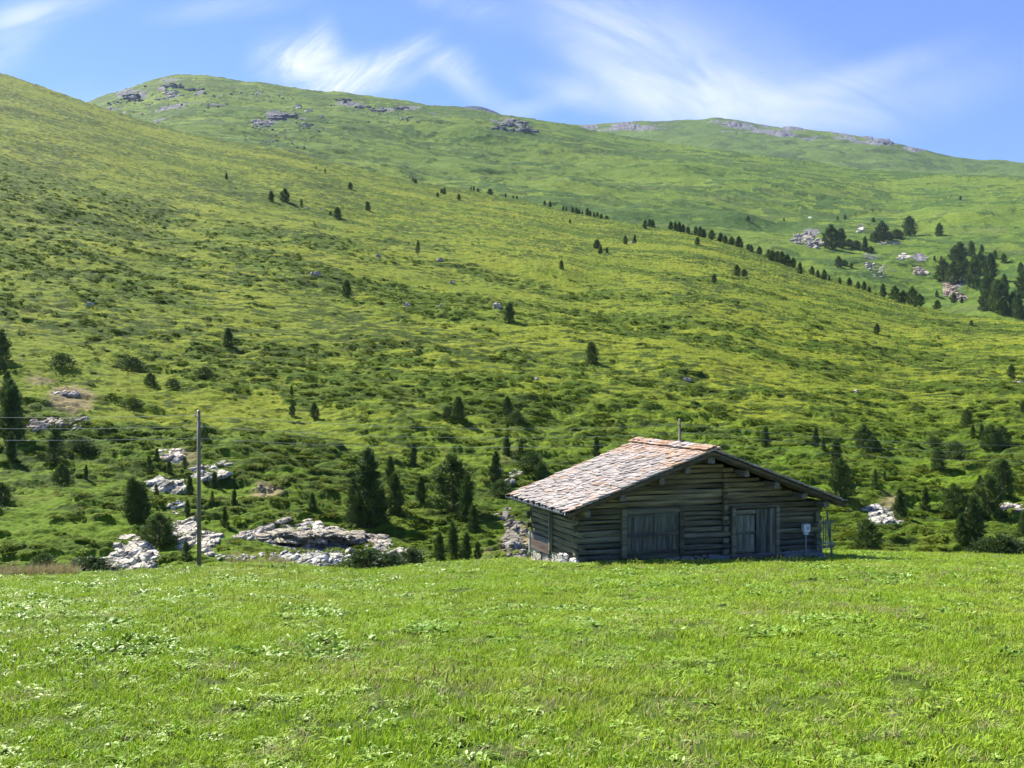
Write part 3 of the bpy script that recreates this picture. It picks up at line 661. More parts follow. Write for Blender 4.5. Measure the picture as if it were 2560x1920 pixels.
H_ = HILL; M_ = MOUNT; G1 = 'single pines on the near hillside'
for it in [
    # upper and middle slope
    (712, 506, 34, 1.15, 'ovo', 'broad dark pine, larger of the pair high on the left slope'),
    (678, 503, 25, 1.0, 'ovo', 'small dark pine, left of the pair high on the slope'),
    (843, 545, 27, 1.2, 'ovo', 'leaning dark pine with a low shrub at its left foot'),
    (826, 538, 9, 1.0, 'jun', 'low dark shrub touching the leaning upper pine'),
    (920, 527, 23, 1.0, 'ovo', 'small oval pine right of the leaning upper pine'),
    (876, 473, 17, 1.2, 'ovo', 'small dark pine highest alone under the hillside crest'),
    (566, 449, 17, 1.0, 'con', 'small pine above the dark shrub strip on the upper left slope'),
    (755, 523, 26, .8, 'slm', 'thin pale larch beside white stones on the upper slope'),
    (1044, 640, 38, .75, 'slm', 'thin sparse larch alone on the open middle slope'),
    (868, 741, 40, 1.0, 'ovo', 'oval dark pine above a small earth hollow on the middle slope'),
    (1271, 806, 47, 1.0, 'ovo', 'dense oval pine standing right of the pale lilac boulder'),
    (1147, 500, 15, 1.1, 'ovo', 'small brownish pine right of the trio near the crest'),
    (1480, 906, 50, 1.1, 'ovo', 'dense dark pine alone above the barn roof on the middle slope'),
    (1404, 673, 22, .95, 'ovo', 'small pine on bare stem below the loose group of three'),
    (1425, 558, 10, 1.0, 'far', 'tiny pine just below the short ridge row'),
    (1743, 612, 19, 1.25, 'ovo', 'round pine standing in front of the ridge row'),
    (1785, 707, 21, 1.0, 'ovo', 'small round pine on a visible bare trunk, right middle slope'),
    (1842, 690, 28, 1.1, 'ovo', 'taller pine of the clump by the stump on the right slope'),
    (1860, 690, 17, 1.3, 'bro', 'lower spreading pine of the clump by the stump'),
    (2192, 834, 24, 1.1, 'ovo', 'lone small pine above a dark earth patch on the right slope'),
    (2428, 814, 13, 1.1, 'far', 'tiny pine below the ridge at far right'),
    (2288, 767, 15, 1.0, 'far', 'tiny pine just under the ridge near the wide pine group'),
    (570, 867, 46, 1.0, 'ovo', 'dark pine casting a long shadow on the left middle slope'),
    (377, 965, 32, 1.2, 'bro', 'small bushy tree on the left slope above the pole wires'),
    (730, 1040, 30, .9, 'ovo', 'small narrow pine left of the twin shadows above the wires'),
    (787, 1048, 40, .95, 'ovo', 'oval pine above a dark hollow just over the wires'),
    (729, 987, 24, .8, 'con', 'slim little pine topmost of the three above the wires'),
    (1146, 1047, 54, 1.1, 'ovo', 'pointed dense pine centre of the slope above the wires'),
    (1117, 1044, 26, 1.1, 'bro', 'small bush-like pine at the left foot of the pointed one'),
    (1271, 1038, 46, .95, 'ovo', 'upper pine above the dark scrub left of the barn roof'),
    (1290, 1058, 30, 1.2, 'jun', 'dark round scrub under the pine left of the barn roof'),
    (513, 1106, 42, .9, 'ovo', 'small dark pine just right of the pole at wire height'),
    (1032, 1163, 54, .85, 'col', 'slender dark pine above the two tall central pines'),
    (1267, 1140, 52, .95, 'con', 'dark young pine on the wire line left of the barn roof'),
    (1299, 1148, 50, .9, 'lar', 'light green young larch next to the dark pine left of the roof'),
    (1330, 1172, 40, 1.3, 'jun', 'dark spreading scrub above the rubble left of the barn'),
    (1489, 1142, 50, .9, 'con', 'dark pine just behind the left roof slope'),
    (1352, 1203, 46, 1.1, 'bro', 'bushy pine touching the roof edge at its left'),
    (1237, 1204, 74, .95, 'con', 'pointed pine above the dark bush left of the barn'),
    (1250, 1238, 36, 1.4, 'jun', 'dark bush at the foot of the pointed pine left of the barn'),
    # foot of the slope, centre
    (921, 1318, 188, .95, 'col', 'tallest dark pine of the slope, above the rock ledge'),
    (893, 1312, 118, 1.1, 'con', 'greener lower pine leaning on the left of the tallest pine'),
    (950, 1310, 84, 1.0, 'con', 'short dark pine under the right side of the tallest pine'),
    (976, 1212, 70, .9, 'con', 'slim pine behind the pair right of the tallest pine'),
    (986, 1282, 98, 1.0, 'con', 'mid green pine right of the tallest pine'),
    (1052, 1255, 64, 1.0, 'con', 'small pine between the two tall central groups'),
    (1134, 1280, 140, 1.15, 'ovo', 'tall broad dark pine left of the barn, taller of two'),
    (1162, 1302, 112, .85, 'col', 'narrow dark pine at the right of the tall broad one'),
    (1184, 1326, 62, 1.1, 'con', 'lower light green pine right of the narrow dark one'),
    (783, 1275, 42, 1.15, 'con', 'small pine on the brow above the rock ledge'),
    (1098, 1398, 66, 1.0, 'con', 'left pine of the low group on the meadow edge'),
    (1135, 1392, 84, .8, 'col', 'tallest pine of the low group on the meadow edge'),
    (1163, 1398, 66, .95, 'con', 'third pine from the left on the meadow edge, left of the barn'),
    (1195, 1400, 46, .9, 'con', 'smallest rightmost pine of the low group on the meadow edge'),
    # foot of the slope, left
    (345, 1306, 108, 1.15, 'twi', 'dark twin-topped pine above the white broken rocks'),
    (398, 1362, 76, 1.5, 'bro', 'bushy grey green pine between the two white rock falls'),
    (136, 1160, 92, 1.25, 'lar', 'rounded light green larch under the wires at left'),
    (28, 1150, 68, 1.0, 'col', 'lower narrow pine at the left edge under the wires'),
    (30, 1102, 150, .95, 'twi', 'tall dark double pine at the left edge crossing the wires'),
    (22, 1015, 84, .9, 'con', 'dark pine behind the top of the tall double pine at left'),
    (1, 900, 70, 1.2, 'ovo', 'dark pine cut by the left picture edge, upper one'),
    (0, 930, 40, 1.2, 'bro', 'small dark pine cut by the left edge below the upper one'),
    (1, 1255, 46, 1.3, 'bro', 'dark pine cut by the left edge low on the slope'),
    (155, 919, 34, 1.6, 'jun', 'low dark juniper bush on the left slope, broadest'),
    (330, 925, 30, 2.0, 'jun', 'wide flat juniper bush with a dark hollow, left slope'),
    (433, 970, 22, 1.6, 'jun', 'small juniper bush right of the bushy tree'),
    (512, 940, 22, 1.8, 'jun', 'dark flat juniper below the pine with the long shadow'),
    (330, 1020, 24, 1.7, 'jun', 'round dark juniper just above the top wire at left'),
    (200, 1130, 36, 1.7, 'jun', 'spreading dark juniper right of the rounded larch'),
    (155, 1211, 50, 1.1, 'bro', 'scrubby pine below the rounded larch'),
    (214, 1199, 36, .75, 'col', 'little lone pine on the smooth slope right of the larch'),
    (373, 1182, 42, .95, 'lar', 'pale young larch at the top of the upper white rocks'),
    (392, 1152, 30, 1.0, 'con', 'dark young pine beside the topmost white rocks'),
    (424, 1182, 30, 1.1, 'con', 'little pine above the white slab left of the pole'),
    (462, 1180, 38, .75, 'slm', 'thin young larch left of the pole by the upper rocks'),
    (392, 1240, 30, .85, 'con', 'little dark pine standing below the middle white slab'),
    (475, 1238, 48, .9, 'con', 'young pine close to the left side of the pole'),
    (535, 1220, 40, 1.1, 'con', 'young pine right of the pole at mid height'),
    (585, 1262, 38, .85, 'col', 'dark little pine on the smooth bank right of the pole'),
    (563, 1318, 50, .85, 'con', 'young dark pine above the rocks right of the pole'),
    (468, 1290, 40, .9, 'con', 'young pine left of the pole above the lower rocks'),
    (530, 1262, 34, .8, 'slm', 'thin pale sapling right beside the pole'),
    (465, 1400, 46, 1.3, 'lar', 'light green sapling in the bushes at the foot of the pole'),
    # foot of the slope, right of the barn
    (2528, 944, 32, 1.05, 'ovo', 'lone oval pine above the bushy group at the right edge'),
    (2559, 1032, 28, 1.0, 'ovo', 'small pine half cut by the right edge'),
    (2417, 1068, 44, 1.15, 'ovo', 'upper oval pine leading the right hand group'),
    (2432, 1093, 30, 1.0, 'con', 'small pine at the left of the bushy row at right'),
    (2455, 1100, 40, .95, 'con', 'second pine in the bushy row at right'),
    (2480, 1125, 60, 1.15, 'bro', 'broad dark pine of the bushy row at right'),
    (2504, 1112, 46, 1.1, 'bro', 'last pine at the right end of the bushy row'),
    (1913, 1115, 48, 1.05, 'con', 'small dark pine behind the right roof slope'),
    (2040, 1112, 42, 1.0, 'con', 'small pine alone right of the barn roof'),
    (2059, 1125, 30, .8, 'con', 'tiny pine touching the small one right of the roof'),
    (2090, 1164, 66, 1.05, 'con', 'dark pine directly above the big green one behind the eave'),
    (2159, 1122, 60, 1.15, 'ovo', 'upright pine, left and highest of the wired trio'),
    (2181, 1134, 42, 1.1, 'bro', 'middle pine of the wired trio'),
    (2193, 1130, 28, 1.1, 'bro', 'low right pine of the wired trio'),
    (2102, 1248, 98, 1.0, 'ovo', 'big bright green pine behind the right eave of the barn'),
    (2346, 1176, 56, 1.1, 'ovo', 'dark oval pine on the open slope crossed by a wire'),
    (2334, 1110, 18, 1.9, 'jun', 'flat juniper above the oval pine crossed by a wire'),
    (2388, 1145, 40, 1.2, 'jun', 'dark scrubby juniper right of the oval pine'),
    (2188, 1222, 48, .75, 'lar', 'light green slim sapling with a bare foot'),
    (2211, 1201, 24, .9, 'lar', 'tiny light sapling above the bush on the right slope'),
    (2250, 1301, 76, 1.0, 'con', 'dark pine at the right end of the pale rock slope'),
    (2312, 1277, 56, .95, 'con', 'pointed pine alone in the middle of the right slope'),
    (2386, 1287, 74, 1.15, 'bro', 'broad round pine in the middle of the right slope'),
    (2508, 1240, 88, 1.0, 'ovo', 'tall upper pine of the thick cluster at right'),
    (2473, 1296, 106, 1.0, 'ovo', 'large dark pine in the centre of the thick cluster'),
    (2449, 1240, 50, .95, 'con', 'small pine at the upper left of the thick cluster'),
    (2436, 1360, 118, .95, 'col', 'tall pine nearest the meadow in the thick cluster'),
    (2402, 1356, 70, 1.0, 'con', 'light green pine at the left foot of the cluster'),
    (2168, 1384, 82, 1.05, 'bro', 'wide pine on the meadow edge just right of the barn'),
    (2466, 1398, 48, 1.5, 'bus', 'light green bush below the tall cluster on the meadow edge'),
    (2506, 1398, 56, 1.5, 'bus', 'round leafy bush, larger one on the right meadow edge'),
    (2552, 1396, 40, 1.4, 'jun', 'dark bush on the meadow edge at the right corner'),
    (2558, 1330, 52, 1.0, 'con', 'dark pine cut by the right edge beside the cluster'),
]:
    x, y, h, wf, k, lb = it
    tree(H_, x, y, h, wf, k, lb, 'bushes on the near hillside' if k in ('bus', 'jun') else G1)
row(H_, [(1105, 484, 13), (1113, 486, 14), (1093, 492, 12)], 'the little trio right of the upper pines', G1)
row(H_, [(1033, 453, 10), (1040, 458, 11)], 'the tiny pair just under the left crest', G1)
row(H_, [(791, 425, 10, 'slm'), (813, 435, 14, 'slm')], 'the faint thin pair nearest the crest at left', G1)
row(H_, [(1179, 459, 9), (1184, 459, 11), (1192, 462, 8), (1198, 463, 7)], 'the tiny four on the crest', 'tiny pines on the crest')
row(H_, [(1225, 468, 14, 'far', 1.5), (1265, 477, 11), (1282, 480, 7), (1290, 482, 7)], 'the crest line left of the long ridge row', 'tiny pines on the crest')
row(H_, [(1613, 571, 20), (1624, 567, 19), (1634, 567, 19)], 'the dark trio at the gap in the ridge rows', 'pines along the ridge')
row(H_, [(1562, 610, 19), (1584, 608, 19)], 'the pair in front of the dark ridge trio', G1)
row(H_, [(1494, 622, 19), (1500, 634, 17), (1518, 632, 14)], 'the loose group of three on the middle slope', G1)
row(H_, [(1363, 505, 10), (1373, 508, 12), (1407, 514, 13), (1418, 517, 11), (1430, 520, 15), (1439, 523, 12), (1448, 526, 14), (1458, 528, 9), (1467, 531, 16), (1477, 534, 14), (1486, 537, 12),
         (1495, 539, 11), (1504, 542, 12), (1513, 544, 10), (1521, 547, 9)], 'the upper ridge row', 'pines along the ridge', wf=.95)
row(H_, [(1676, 573, 18), (1687, 576, 21), (1698, 578, 21), (1709, 580, 19), (1719, 582, 17), (1738, 588, 24), (1749, 591, 20), (1760, 594, 23), (1780, 598, 23), (1803, 604, 19), (1815, 607, 21), (1830, 612, 17),
         (1845, 615, 21), (1854, 620, 15), (1868, 625, 13), (1881, 630, 15), (1897, 636, 18)], 'the middle ridge row', 'pines along the ridge', wf=1.1)
row(H_, [(1921, 646, 24), (1930, 651, 28), (1942, 655, 27), (1953, 658, 24), (1968, 662, 26), (1981, 667, 24), (1998, 684, 32), (2031, 686, 22), (2046, 692, 20), (2060, 697, 22), (2073, 702, 15), (2098, 708, 14), (2123, 714, 22),
         (2147, 722, 17), (2159, 725, 20), (2172, 730, 16), (2208, 742, 30), (2238, 748, 32), (2257, 750, 33), (2280, 754, 44, 'ovo', 1.0), (2300, 760, 30, 'ovo', 1.2), (2341, 770, 24)], 'the lower ridge row', 'pines along the ridge', wf=1.1)
G2 = 'pines on the slope beyond the ridge'
for it in [
    (2080, 623, 60, 1.15, 'ovo', 'big dark pine right of the pale cliff, left of two'), (2100, 618, 46, 1.15, 'ovo', 'big dark pine right of the pale cliff, right of two'),
    (2097, 668, 27, 1.1, 'ovo', 'dark pine below the two big cliff pines'), (2111, 664, 14, 1.6, 'bro', 'scrubby pine beside the dark one below the cliff'), (2128, 671, 14, 1.1, 'ovo', 'little pine right of the scrubby one below the cliff'),
    (2162, 628, 36, .95, 'con', 'pointed pine in the scrub right of the two cliff pines'), (2204, 604, 50, 1.1, 'ovo', 'tall dark pine left on the upper tree band'),
    (2274, 590, 48, 1.25, 'ovo', 'largest pine at the right end of the upper tree band'), (2242, 596, 22, 1.9, 'bro', 'low wide pine joining the upper tree band'), (2220, 600, 20, 1.8, 'bro', 'low dark scrub pine in the middle of the upper band'),
    (2186, 606, 26, 1.3, 'bro', 'short scrub pine at the left end of the upper band'), (2140, 622, 20, 1.8, 'bro', 'flat scrub pine behind the pointed one'), (2122, 616, 18, 1.8, 'bro', 'flat scrub pine touching the right cliff pine'),
    (2176, 630, 14, 1.8, 'bro', 'low dark scrub right of the pointed pine'),
    (2348, 590, 32, 1.0, 'ovo', 'lone dark pine right of the upper tree band'), (1870, 553, 14, 1.2, 'ovo', 'lone small pine above the middle ridge row'), (2113, 548, 11, 1.0, 'far', 'tiny pine above the two cliff pines'),
    (2094, 549, 8, 1.0, 'far', 'tiniest pine above the cliff, left of its neighbour'), (2183, 555, 11, 1.2, 'far', 'tiny pine above the upper tree band'), (1960, 553, 8, 1.1, 'far', 'tiny pine left of the small white slab'),
    (2401, 500, 10, 1.1, 'far', 'lone tiny pine high on the far right pasture'), (2336, 651, 11, 1.1, 'far', 'tiny pine left of the dense clump'), (2353, 655, 14, 1.1, 'far', 'small pine touching the left of the dense clump'),
]:
    x, y, h, wf, k, lb = it
    tree(M_, x, y, h, wf, k, lb, G2)
row(M_, [(2401, 662, 66), (2386, 652, 40), (2430, 642, 42), (2432, 718, 84), (2480, 700, 58), (2386, 710, 56), (2360, 704, 50), (2466, 738, 54), (2492, 778, 88), (2511, 738, 62), (2530, 782, 60), (2549, 797, 72), (2511, 787, 32), (2459, 777, 50),
         (2453, 632, 22), (2487, 645, 22), (2511, 657, 22), (2554, 682, 30), (2450, 690, 60), (2556, 740, 70), (2415, 700, 50)], 'the dense clump at the right edge', 'pines in the dense clump', keys=('ovo', 'bro', 'ovo'), wf=.86)
row(M_, [(2382, 757, 20), (2405, 758, 17), (2341, 742, 18)], 'the short row under the pinkish cliff', G2)
tree(HILL, 917, 1424, 46, 2.2, 'bus', 'low round leafy bush at the meadow edge in front of the ledge', 'leafy bushes on the meadow edge')
tree(HILL, 975, 1424, 36, 2.0, 'bus', 'right half of the low leafy thicket in front of the ledge', 'leafy bushes on the meadow edge')
tree(HILL, 1030, 1408, 34, 1.7, 'bus', 'small leafy bush right of the ledge rocks', 'leafy bushes on the meadow edge')
tree(HILL, 225, 1436, 40, 2.6, 'bus', 'grey green willow bush on the left meadow edge', 'leafy bushes on the meadow edge')
tree(HILL, 110, 1425, 38, 1.6, 'jun', 'dark bush behind the pale grass at the left edge', 'leafy bushes on the meadow edge')

# ------------------------------------------------------------------ rocks
def slab(mb, p, sx, sy, sz, tilt, col, jit=.22):
    """one angular block: a cut, skewed box with broken edges"""
    M = Matrix.Translation(p) @ Euler((tilt[0], tilt[1], tilt[2])).to_matrix().to_4x4()
    n = random.randint(5, 7); a0 = random.uniform(0, 6.28); top = []; bot = []; mid = []
    for k in range(n):
        a = a0 + 6.283 * k / n + random.uniform(-.3, .3); r = random.uniform(.75, 1.15)
        x, y = math.cos(a) * sx * r * .5, math.sin(a) * sy * r * .5
        bot.append(Vector((x * random.uniform(.95, 1.2), y * random.uniform(.95, 1.2), -sz * .6)))
        mid.append(Vector((x * random.uniform(.95, 1.1), y * random.uniform(.95, 1.1), sz * random.uniform(.0, .25))))
        top.append(Vector((x * random.uniform(.6, .95), y * random.uniform(.6, .95), sz * random.uniform(.36, .56))))
    vs = [M @ v for v in bot + mid + top]
    fs = [tuple(range(2 * n, 3 * n))]
    for k in range(n):
        j = (k + 1) % n
        fs += [(k, j, n + j, n + k), (n + k, n + j, 2 * n + j, 2 * n + k)]
    mb.add(vs, fs, col)
def rockcol(base, v=.25):
    k = random.uniform(1 - v, 1 + v); return (base[0] * k * 1.03, base[1] * k * random.uniform(.97, 1.02), base[2] * k * random.uniform(.80, .92))
WHITE = (.52, .495, .44); GREY = (.30, .29, .27); PINK = (.40, .32, .26); LILAC = (.36, .325, .31)
LOOSE = ['small stones on the bare tan bank', 'scattered white stones below the upper tree band', 'loose white stones between the two rock falls', 'white stones under the top wire at left', 'scattered stones along the meadow edge right of the pole', 'small white stones left of the roof edge', 'grey stones under the upper tree band', 'white stones in the middle of the mountain face']
def outcrop(patch, ells, n, smin, smax, base, label, flat=.45, dip=(.25, -.25), name='rock_outcrop', group='rock outcrops', sink=.5):
    mb = MB(); pts = []; loose = label in LOOSE
    tot = sum(e[2] * e[3] for e in ells)
    for (x, y, rx, ry) in ells:
        for _ in range(max(1, int(n * rx * ry / tot))):
            a = random.uniform(0, 6.283); r = math.sqrt(random.random())
            pts.append(patch.ray(x + rx * r * math.cos(a), y + ry * r * math.sin(a)))
    o0 = pts[0].copy()
    o0 = sum(pts, Vector()) / len(pts)
    if not loose and n > 5:      # the bedrock itself, mostly under the turf
        for (x, y, rx, ry) in ells:
            for dx in ((-.45, .45) if rx > 1.5 * ry else (0,)):
                p = patch.ray(x + dx * rx, y); k = p.y / F
                slab(mb, p - o0 - Vector((0, 0, .12 * ry * k)), rx * 1.5 * k, max(ry * 3, rx * .9) * k, max(.5 * ry, 6) * k, (.34 + random.gauss(0, .05), dip[1] * .5, random.uniform(-.3, .3)), rockcol(base, .15))
    for p in pts:
        k = p.y / F; s = random.uniform(smin, smax) * k if random.random() < .75 else random.uniform(smax, smax * 1.7) * k
        sz = s * flat * random.uniform(.6, 1.3)
        if loose:
            mb = MB(); o0 = p
        slab(mb, p - o0 + Vector((0, 0, sz * (.3 - sink))), s * random.uniform(.8, 1.5), s * random.uniform(.7, 1.2), sz, (dip[0] + random.gauss(0, .2), dip[1] + random.gauss(0, .2), random.uniform(-.5, .5)), rockcol(base, .38))
        if loose:
            o = mb.build('boulder', M_ROCK); o.location = o0; tag(o, label, 'boulder', label)
    if loose: return
    o = mb.build(name, M_ROCK); o.location = o0
    return tag(o, label, 'rocks' if n > 1 else 'boulder', group)
outcrop(HILL, [(330, 1385, 48, 44), (300, 1415, 40, 18), (375, 1405, 22, 26)], 170, 9, 30, WHITE, 'white broken rock fall reaching the meadow edge at left', .34, sink=.4)
outcrop(HILL, [(465, 1325, 38, 26), (515, 1360, 22, 34), (480, 1350, 30, 20)], 100, 9, 30, WHITE, 'white broken rocks just behind the foot of the pole', .34, sink=.4)
outcrop(HILL, [(415, 1213, 44, 18), (380, 1222, 14, 10), (450, 1222, 18, 14)], 50, 10, 28, WHITE, 'white slab left of the pole above the young pines', .3, sink=.4)
outcrop(HILL, [(525, 1185, 44, 12), (505, 1170, 30, 8), (560, 1160, 20, 6)], 46, 8, 22, (.48, .46, .42), 'layered pale slabs right of the pole at mid height', .35)
outcrop(HILL, [(425, 1142, 26, 14), (405, 1126, 12, 5), (440, 1125, 18, 6)], 34, 7, 16, (.50, .45, .40), 'small pale stones topmost above the white slab', .4)
outcrop(HILL, [(440, 1270, 22, 14), (430, 1262, 12, 6)], 16, 6, 13, WHITE, 'loose white stones between the two rock falls', .5)
def ledge():
    mb = MB(); o0 = HILL.ray(790, 1325)
    for x in np.arange(652, 965, 9.0):      # bedded edge of the brow, three to four layers deep
        yb = 1347 - 9 * math.sin(math.pi * min(max((x - 650) / 312, 0), 1)) + .012 * (x - 800) + (float(vnoise(np.array([x / 26]), np.array([0.0]), 71)[0]) - .5) * 9; p = HILL.ray(x, yb - 5); k = p.y / F
        for L in range(4):
            s_ = random.uniform(26, 52) * k; h = random.uniform(4, 7) * k
            q = p + Vector((random.uniform(-8, 8) * k, -random.uniform(.5, 1.1) + .22 * L, (-11 + 5.2 * L) * k))
            slab(mb, q - o0, s_, s_ * 1.5, h, (.05 + random.gauss(0, .06), .10 + random.gauss(0, .05), random.uniform(-.5, .5)), rockcol((.36, .33, .29), .4))
    for _ in range(60):                     # flat plates breaking through the turf above
        x = random.uniform(655, 850); y = 1332 - random.random() ** 1.4 * (34 if x < 790 else 16); p = HILL.ray(x, y); k = p.y / F; s_ = random.uniform(12, 34) * k
        slab(mb, p - o0, s_ * 1.3, s_, s_ * .22, (.3 + random.gauss(0, .15), -.1 + random.gauss(0, .12), random.uniform(-.6, .6)), rockcol((.47, .45, .41), .35))
    o = mb.build('rock_outcrop', M_ROCK); o.location = o0; tag(o, 'long grey rock ledge overhanging a dark hollow', 'rocks', 'rock outcrops')
ledge()
outcrop(HILL, [(632, 1338, 36, 14)], 30, 10, 26, (.42, .39, .35), 'brown grey slabs at the left end of the long ledge', .3)
outcrop(HILL, [(760, 1402, 70, 14), (840, 1392, 50, 12), (720, 1392, 50, 12), (800, 1410, 40, 8)], 150, 6, 22, (.45, .45, .44), 'grey rubble slope below the dark ledge', .34, sink=.4)
outcrop(HILL, [(945, 1362, 34, 12), (985, 1385, 36, 10), (1005, 1380, 20, 6)], 60, 10, 24, (.42, .40, .36), 'low rock rib right of the ledge by the leafy bush', .4)
outcrop(HILL, [(1285, 1350, 34, 52), (1262, 1290, 22, 24), (1300, 1390, 28, 20)], 120, 4, 12, (.25, .23, .205), 'grey rubble gully just left of the barn', .5, sink=.5)
outcrop(HILL, [(1290, 1182, 14, 10), (1275, 1200, 10, 6), (1250, 1172, 8, 5)], 22, 6, 14, WHITE, 'small white stones left of the roof edge', .5)
outcrop(HILL, [(2205, 1292, 38, 22), (2230, 1300, 24, 14), (2180, 1275, 20, 10)], 80, 8, 22, (.52, .50, .47), 'pale rock slope right of the barn', .28, sink=.4)
outcrop(HILL, [(2530, 1265, 30, 8), (2550, 1275, 14, 5)], 26, 6, 14, (.48, .45, .42), 'pale stones at the right edge beside the cluster', .4)
outcrop(HILL, [(150, 982, 18, 7), (180, 985, 12, 5)], 14, 9, 20, (.56, .50, .46), 'pale pinkish slabs on bare ground at upper left', .35)
outcrop(HILL, [(110, 1058, 40, 8), (158, 1054, 22, 7), (85, 1068, 22, 6), (200, 1050, 14, 4)], 60, 8, 20, (.46, .40, .35), 'brownish slabs right of the tall double pine at left', .4)
outcrop(HILL, [(190, 1068, 8, 5), (210, 1048, 8, 4)], 6, 7, 14, WHITE, 'white stones under the top wire at left', .5)
outcrop(HILL, [(590, 1395, 50, 5), (540, 1390, 24, 4), (680, 1385, 40, 6)], 44, 6, 14, (.50, .48, .44), 'scattered stones along the meadow edge right of the pole', .5)
outcrop(HILL, [(648, 1222, 56, 12), (630, 1240, 40, 6)], 20, 3, 8, (.44, .38, .30), 'small stones on the bare tan bank', .5)
outcrop(MOUNT, [(2008, 598, 26, 15), (2035, 608, 22, 13)], 140, 6, 13, (.37, .35, .32), 'pale cliff left of the two big pines beyond the ridge', .8)
outcrop(MOUNT, [(2175, 665, 28, 10), (2195, 680, 20, 12), (2210, 668, 18, 6), (2240, 675, 14, 4), (2200, 692, 16, 4)], 60, 3, 8, (.44, .42, .38), 'scattered white stones below the upper tree band', .6)
outcrop(MOUNT, [(2262, 641, 15, 8), (2250, 645, 8, 4)], 22, 4, 9, (.52, .49, .46), 'small white rock patch right of the scattered stones', .6)
outcrop(MOUNT, [(2298, 680, 17, 9), (2312, 684, 10, 6)], 30, 6, 14, (.46, .39, .33), 'brown boulder outcrop left of the dense clump', .8)
outcrop(MOUNT, [(2376, 728, 18, 20), (2398, 744, 22, 9)], 110, 4, 11, PINK, 'pinkish cliff under the dense clump', .9)
outcrop(MOUNT, [(2150, 572, 8, 6), (2146, 580, 5, 3)], 10, 5, 11, (.55, .52, .49), 'small white rock above the upper tree band', .7)
outcrop(MOUNT, [(2205, 609, 10, 4), (2235, 608, 30, 2)], 22, 4, 9, (.44, .42, .38), 'grey stones under the upper tree band', .7)
outcrop(MOUNT, [(2026, 545, 5, 1.2)], 3, 6, 8, (.72, .72, .70), 'small white slab lying alone on the far pasture', .5, name='stone_slab', group='lone stones')
outcrop(MOUNT, [(1262, 314, 22, 9), (1300, 306, 20, 8), (1245, 320, 20, 5), (1328, 328, 16, 6), (1285, 325, 30, 6), (1312, 318, 18, 6)], 110, 4, 9, (.13, .14, .16), 'dark crag on the mountain shoulder', .6)
outcrop(MOUNT, [(425, 232, 18, 8), (440, 240, 18, 5), (405, 248, 16, 4)], 34, 4, 8, (.50, .47, .43), 'pale rock patch below the rounded summit', .6)
outcrop(MOUNT, [(330, 244, 20, 9), (345, 252, 14, 5)], 40, 5, 10, (.12, .14, .17), 'dark crag left below the rounded summit', .8)
outcrop(MOUNT, [(422, 213, 18, 7), (445, 218, 14, 4), (485, 224, 26, 3)], 44, 4, 9, (.15, .16, .18), 'dark crag directly under the rounded summit', .7)
outcrop(MOUNT, [(745, 266, 14, 6), (770, 280, 9, 4), (805, 294, 6, 3)], 22, 5, 11, (.55, .52, .48), 'white stones in the middle of the mountain face', .6)
outcrop(MOUNT, [(660, 308, 20, 7), (640, 302, 10, 4)], 30, 4, 8, (.48, .44, .40), 'pale stony patch low on the mountain face', .6)
outcrop(MOUNT, [(710, 288, 30, 5), (765, 313, 16, 5), (690, 296, 20, 4)], 40, 4, 9, (.16, .17, .19), 'dark rock band in the middle of the mountain face', .7)
for (x, y, lb) in ((860, 250, 'first dark rock band from the left under the mountain ridge line'), (905, 268, 'second dark rock band from the left under the ridge line'), (945, 276, 'third dark rock band from the left under the ridge line'), (1000, 270, 'rightmost dark rock band under the mountain ridge line')):
    outcrop(MOUNT, [(x, y, 18, 4)], 16, 5, 9, (.17, .18, .20), lb, .6)
mb = MB(); o0 = MOUNT.ray(600, 260)      # scree below the summit, a thin scatter of stones nobody could count
for _ in range(330):
    cx, cy, rx, ry = random.choice(((400, 235, 140, 35), (330, 262, 90, 20), (700, 290, 120, 35), (760, 320, 60, 14), (650, 315, 40, 14), (950, 275, 110, 18), (480, 255, 120, 22), (1010, 300, 90, 16), (620, 240, 100, 16), (700, 355, 120, 20)))
    x, y = cx + random.gauss(0, .5) * rx, cy + random.gauss(0, .5) * ry; p = MOUNT.ray(x, y); k = p.y / F; s_ = random.choice((random.uniform(2, 4), random.uniform(3, 7))) * k
    slab(mb, p - o0 + Vector((0, 0, .1 * s_)), s_ * random.uniform(1, 1.8), s_, s_ * .6, (random.gauss(0, .3), random.gauss(0, .3), random.uniform(0, 3)), rockcol(random.choice(((.5, .48, .44), (.5, .48, .44), (.22, .22, .22))), .3))
o = mb.build('scree', M_ROCK); o.location = o0; tag(o, 'loose pale scree scattered under the rounded summit', None, kind='stuff')
BG = 'boulders on the near hillside'
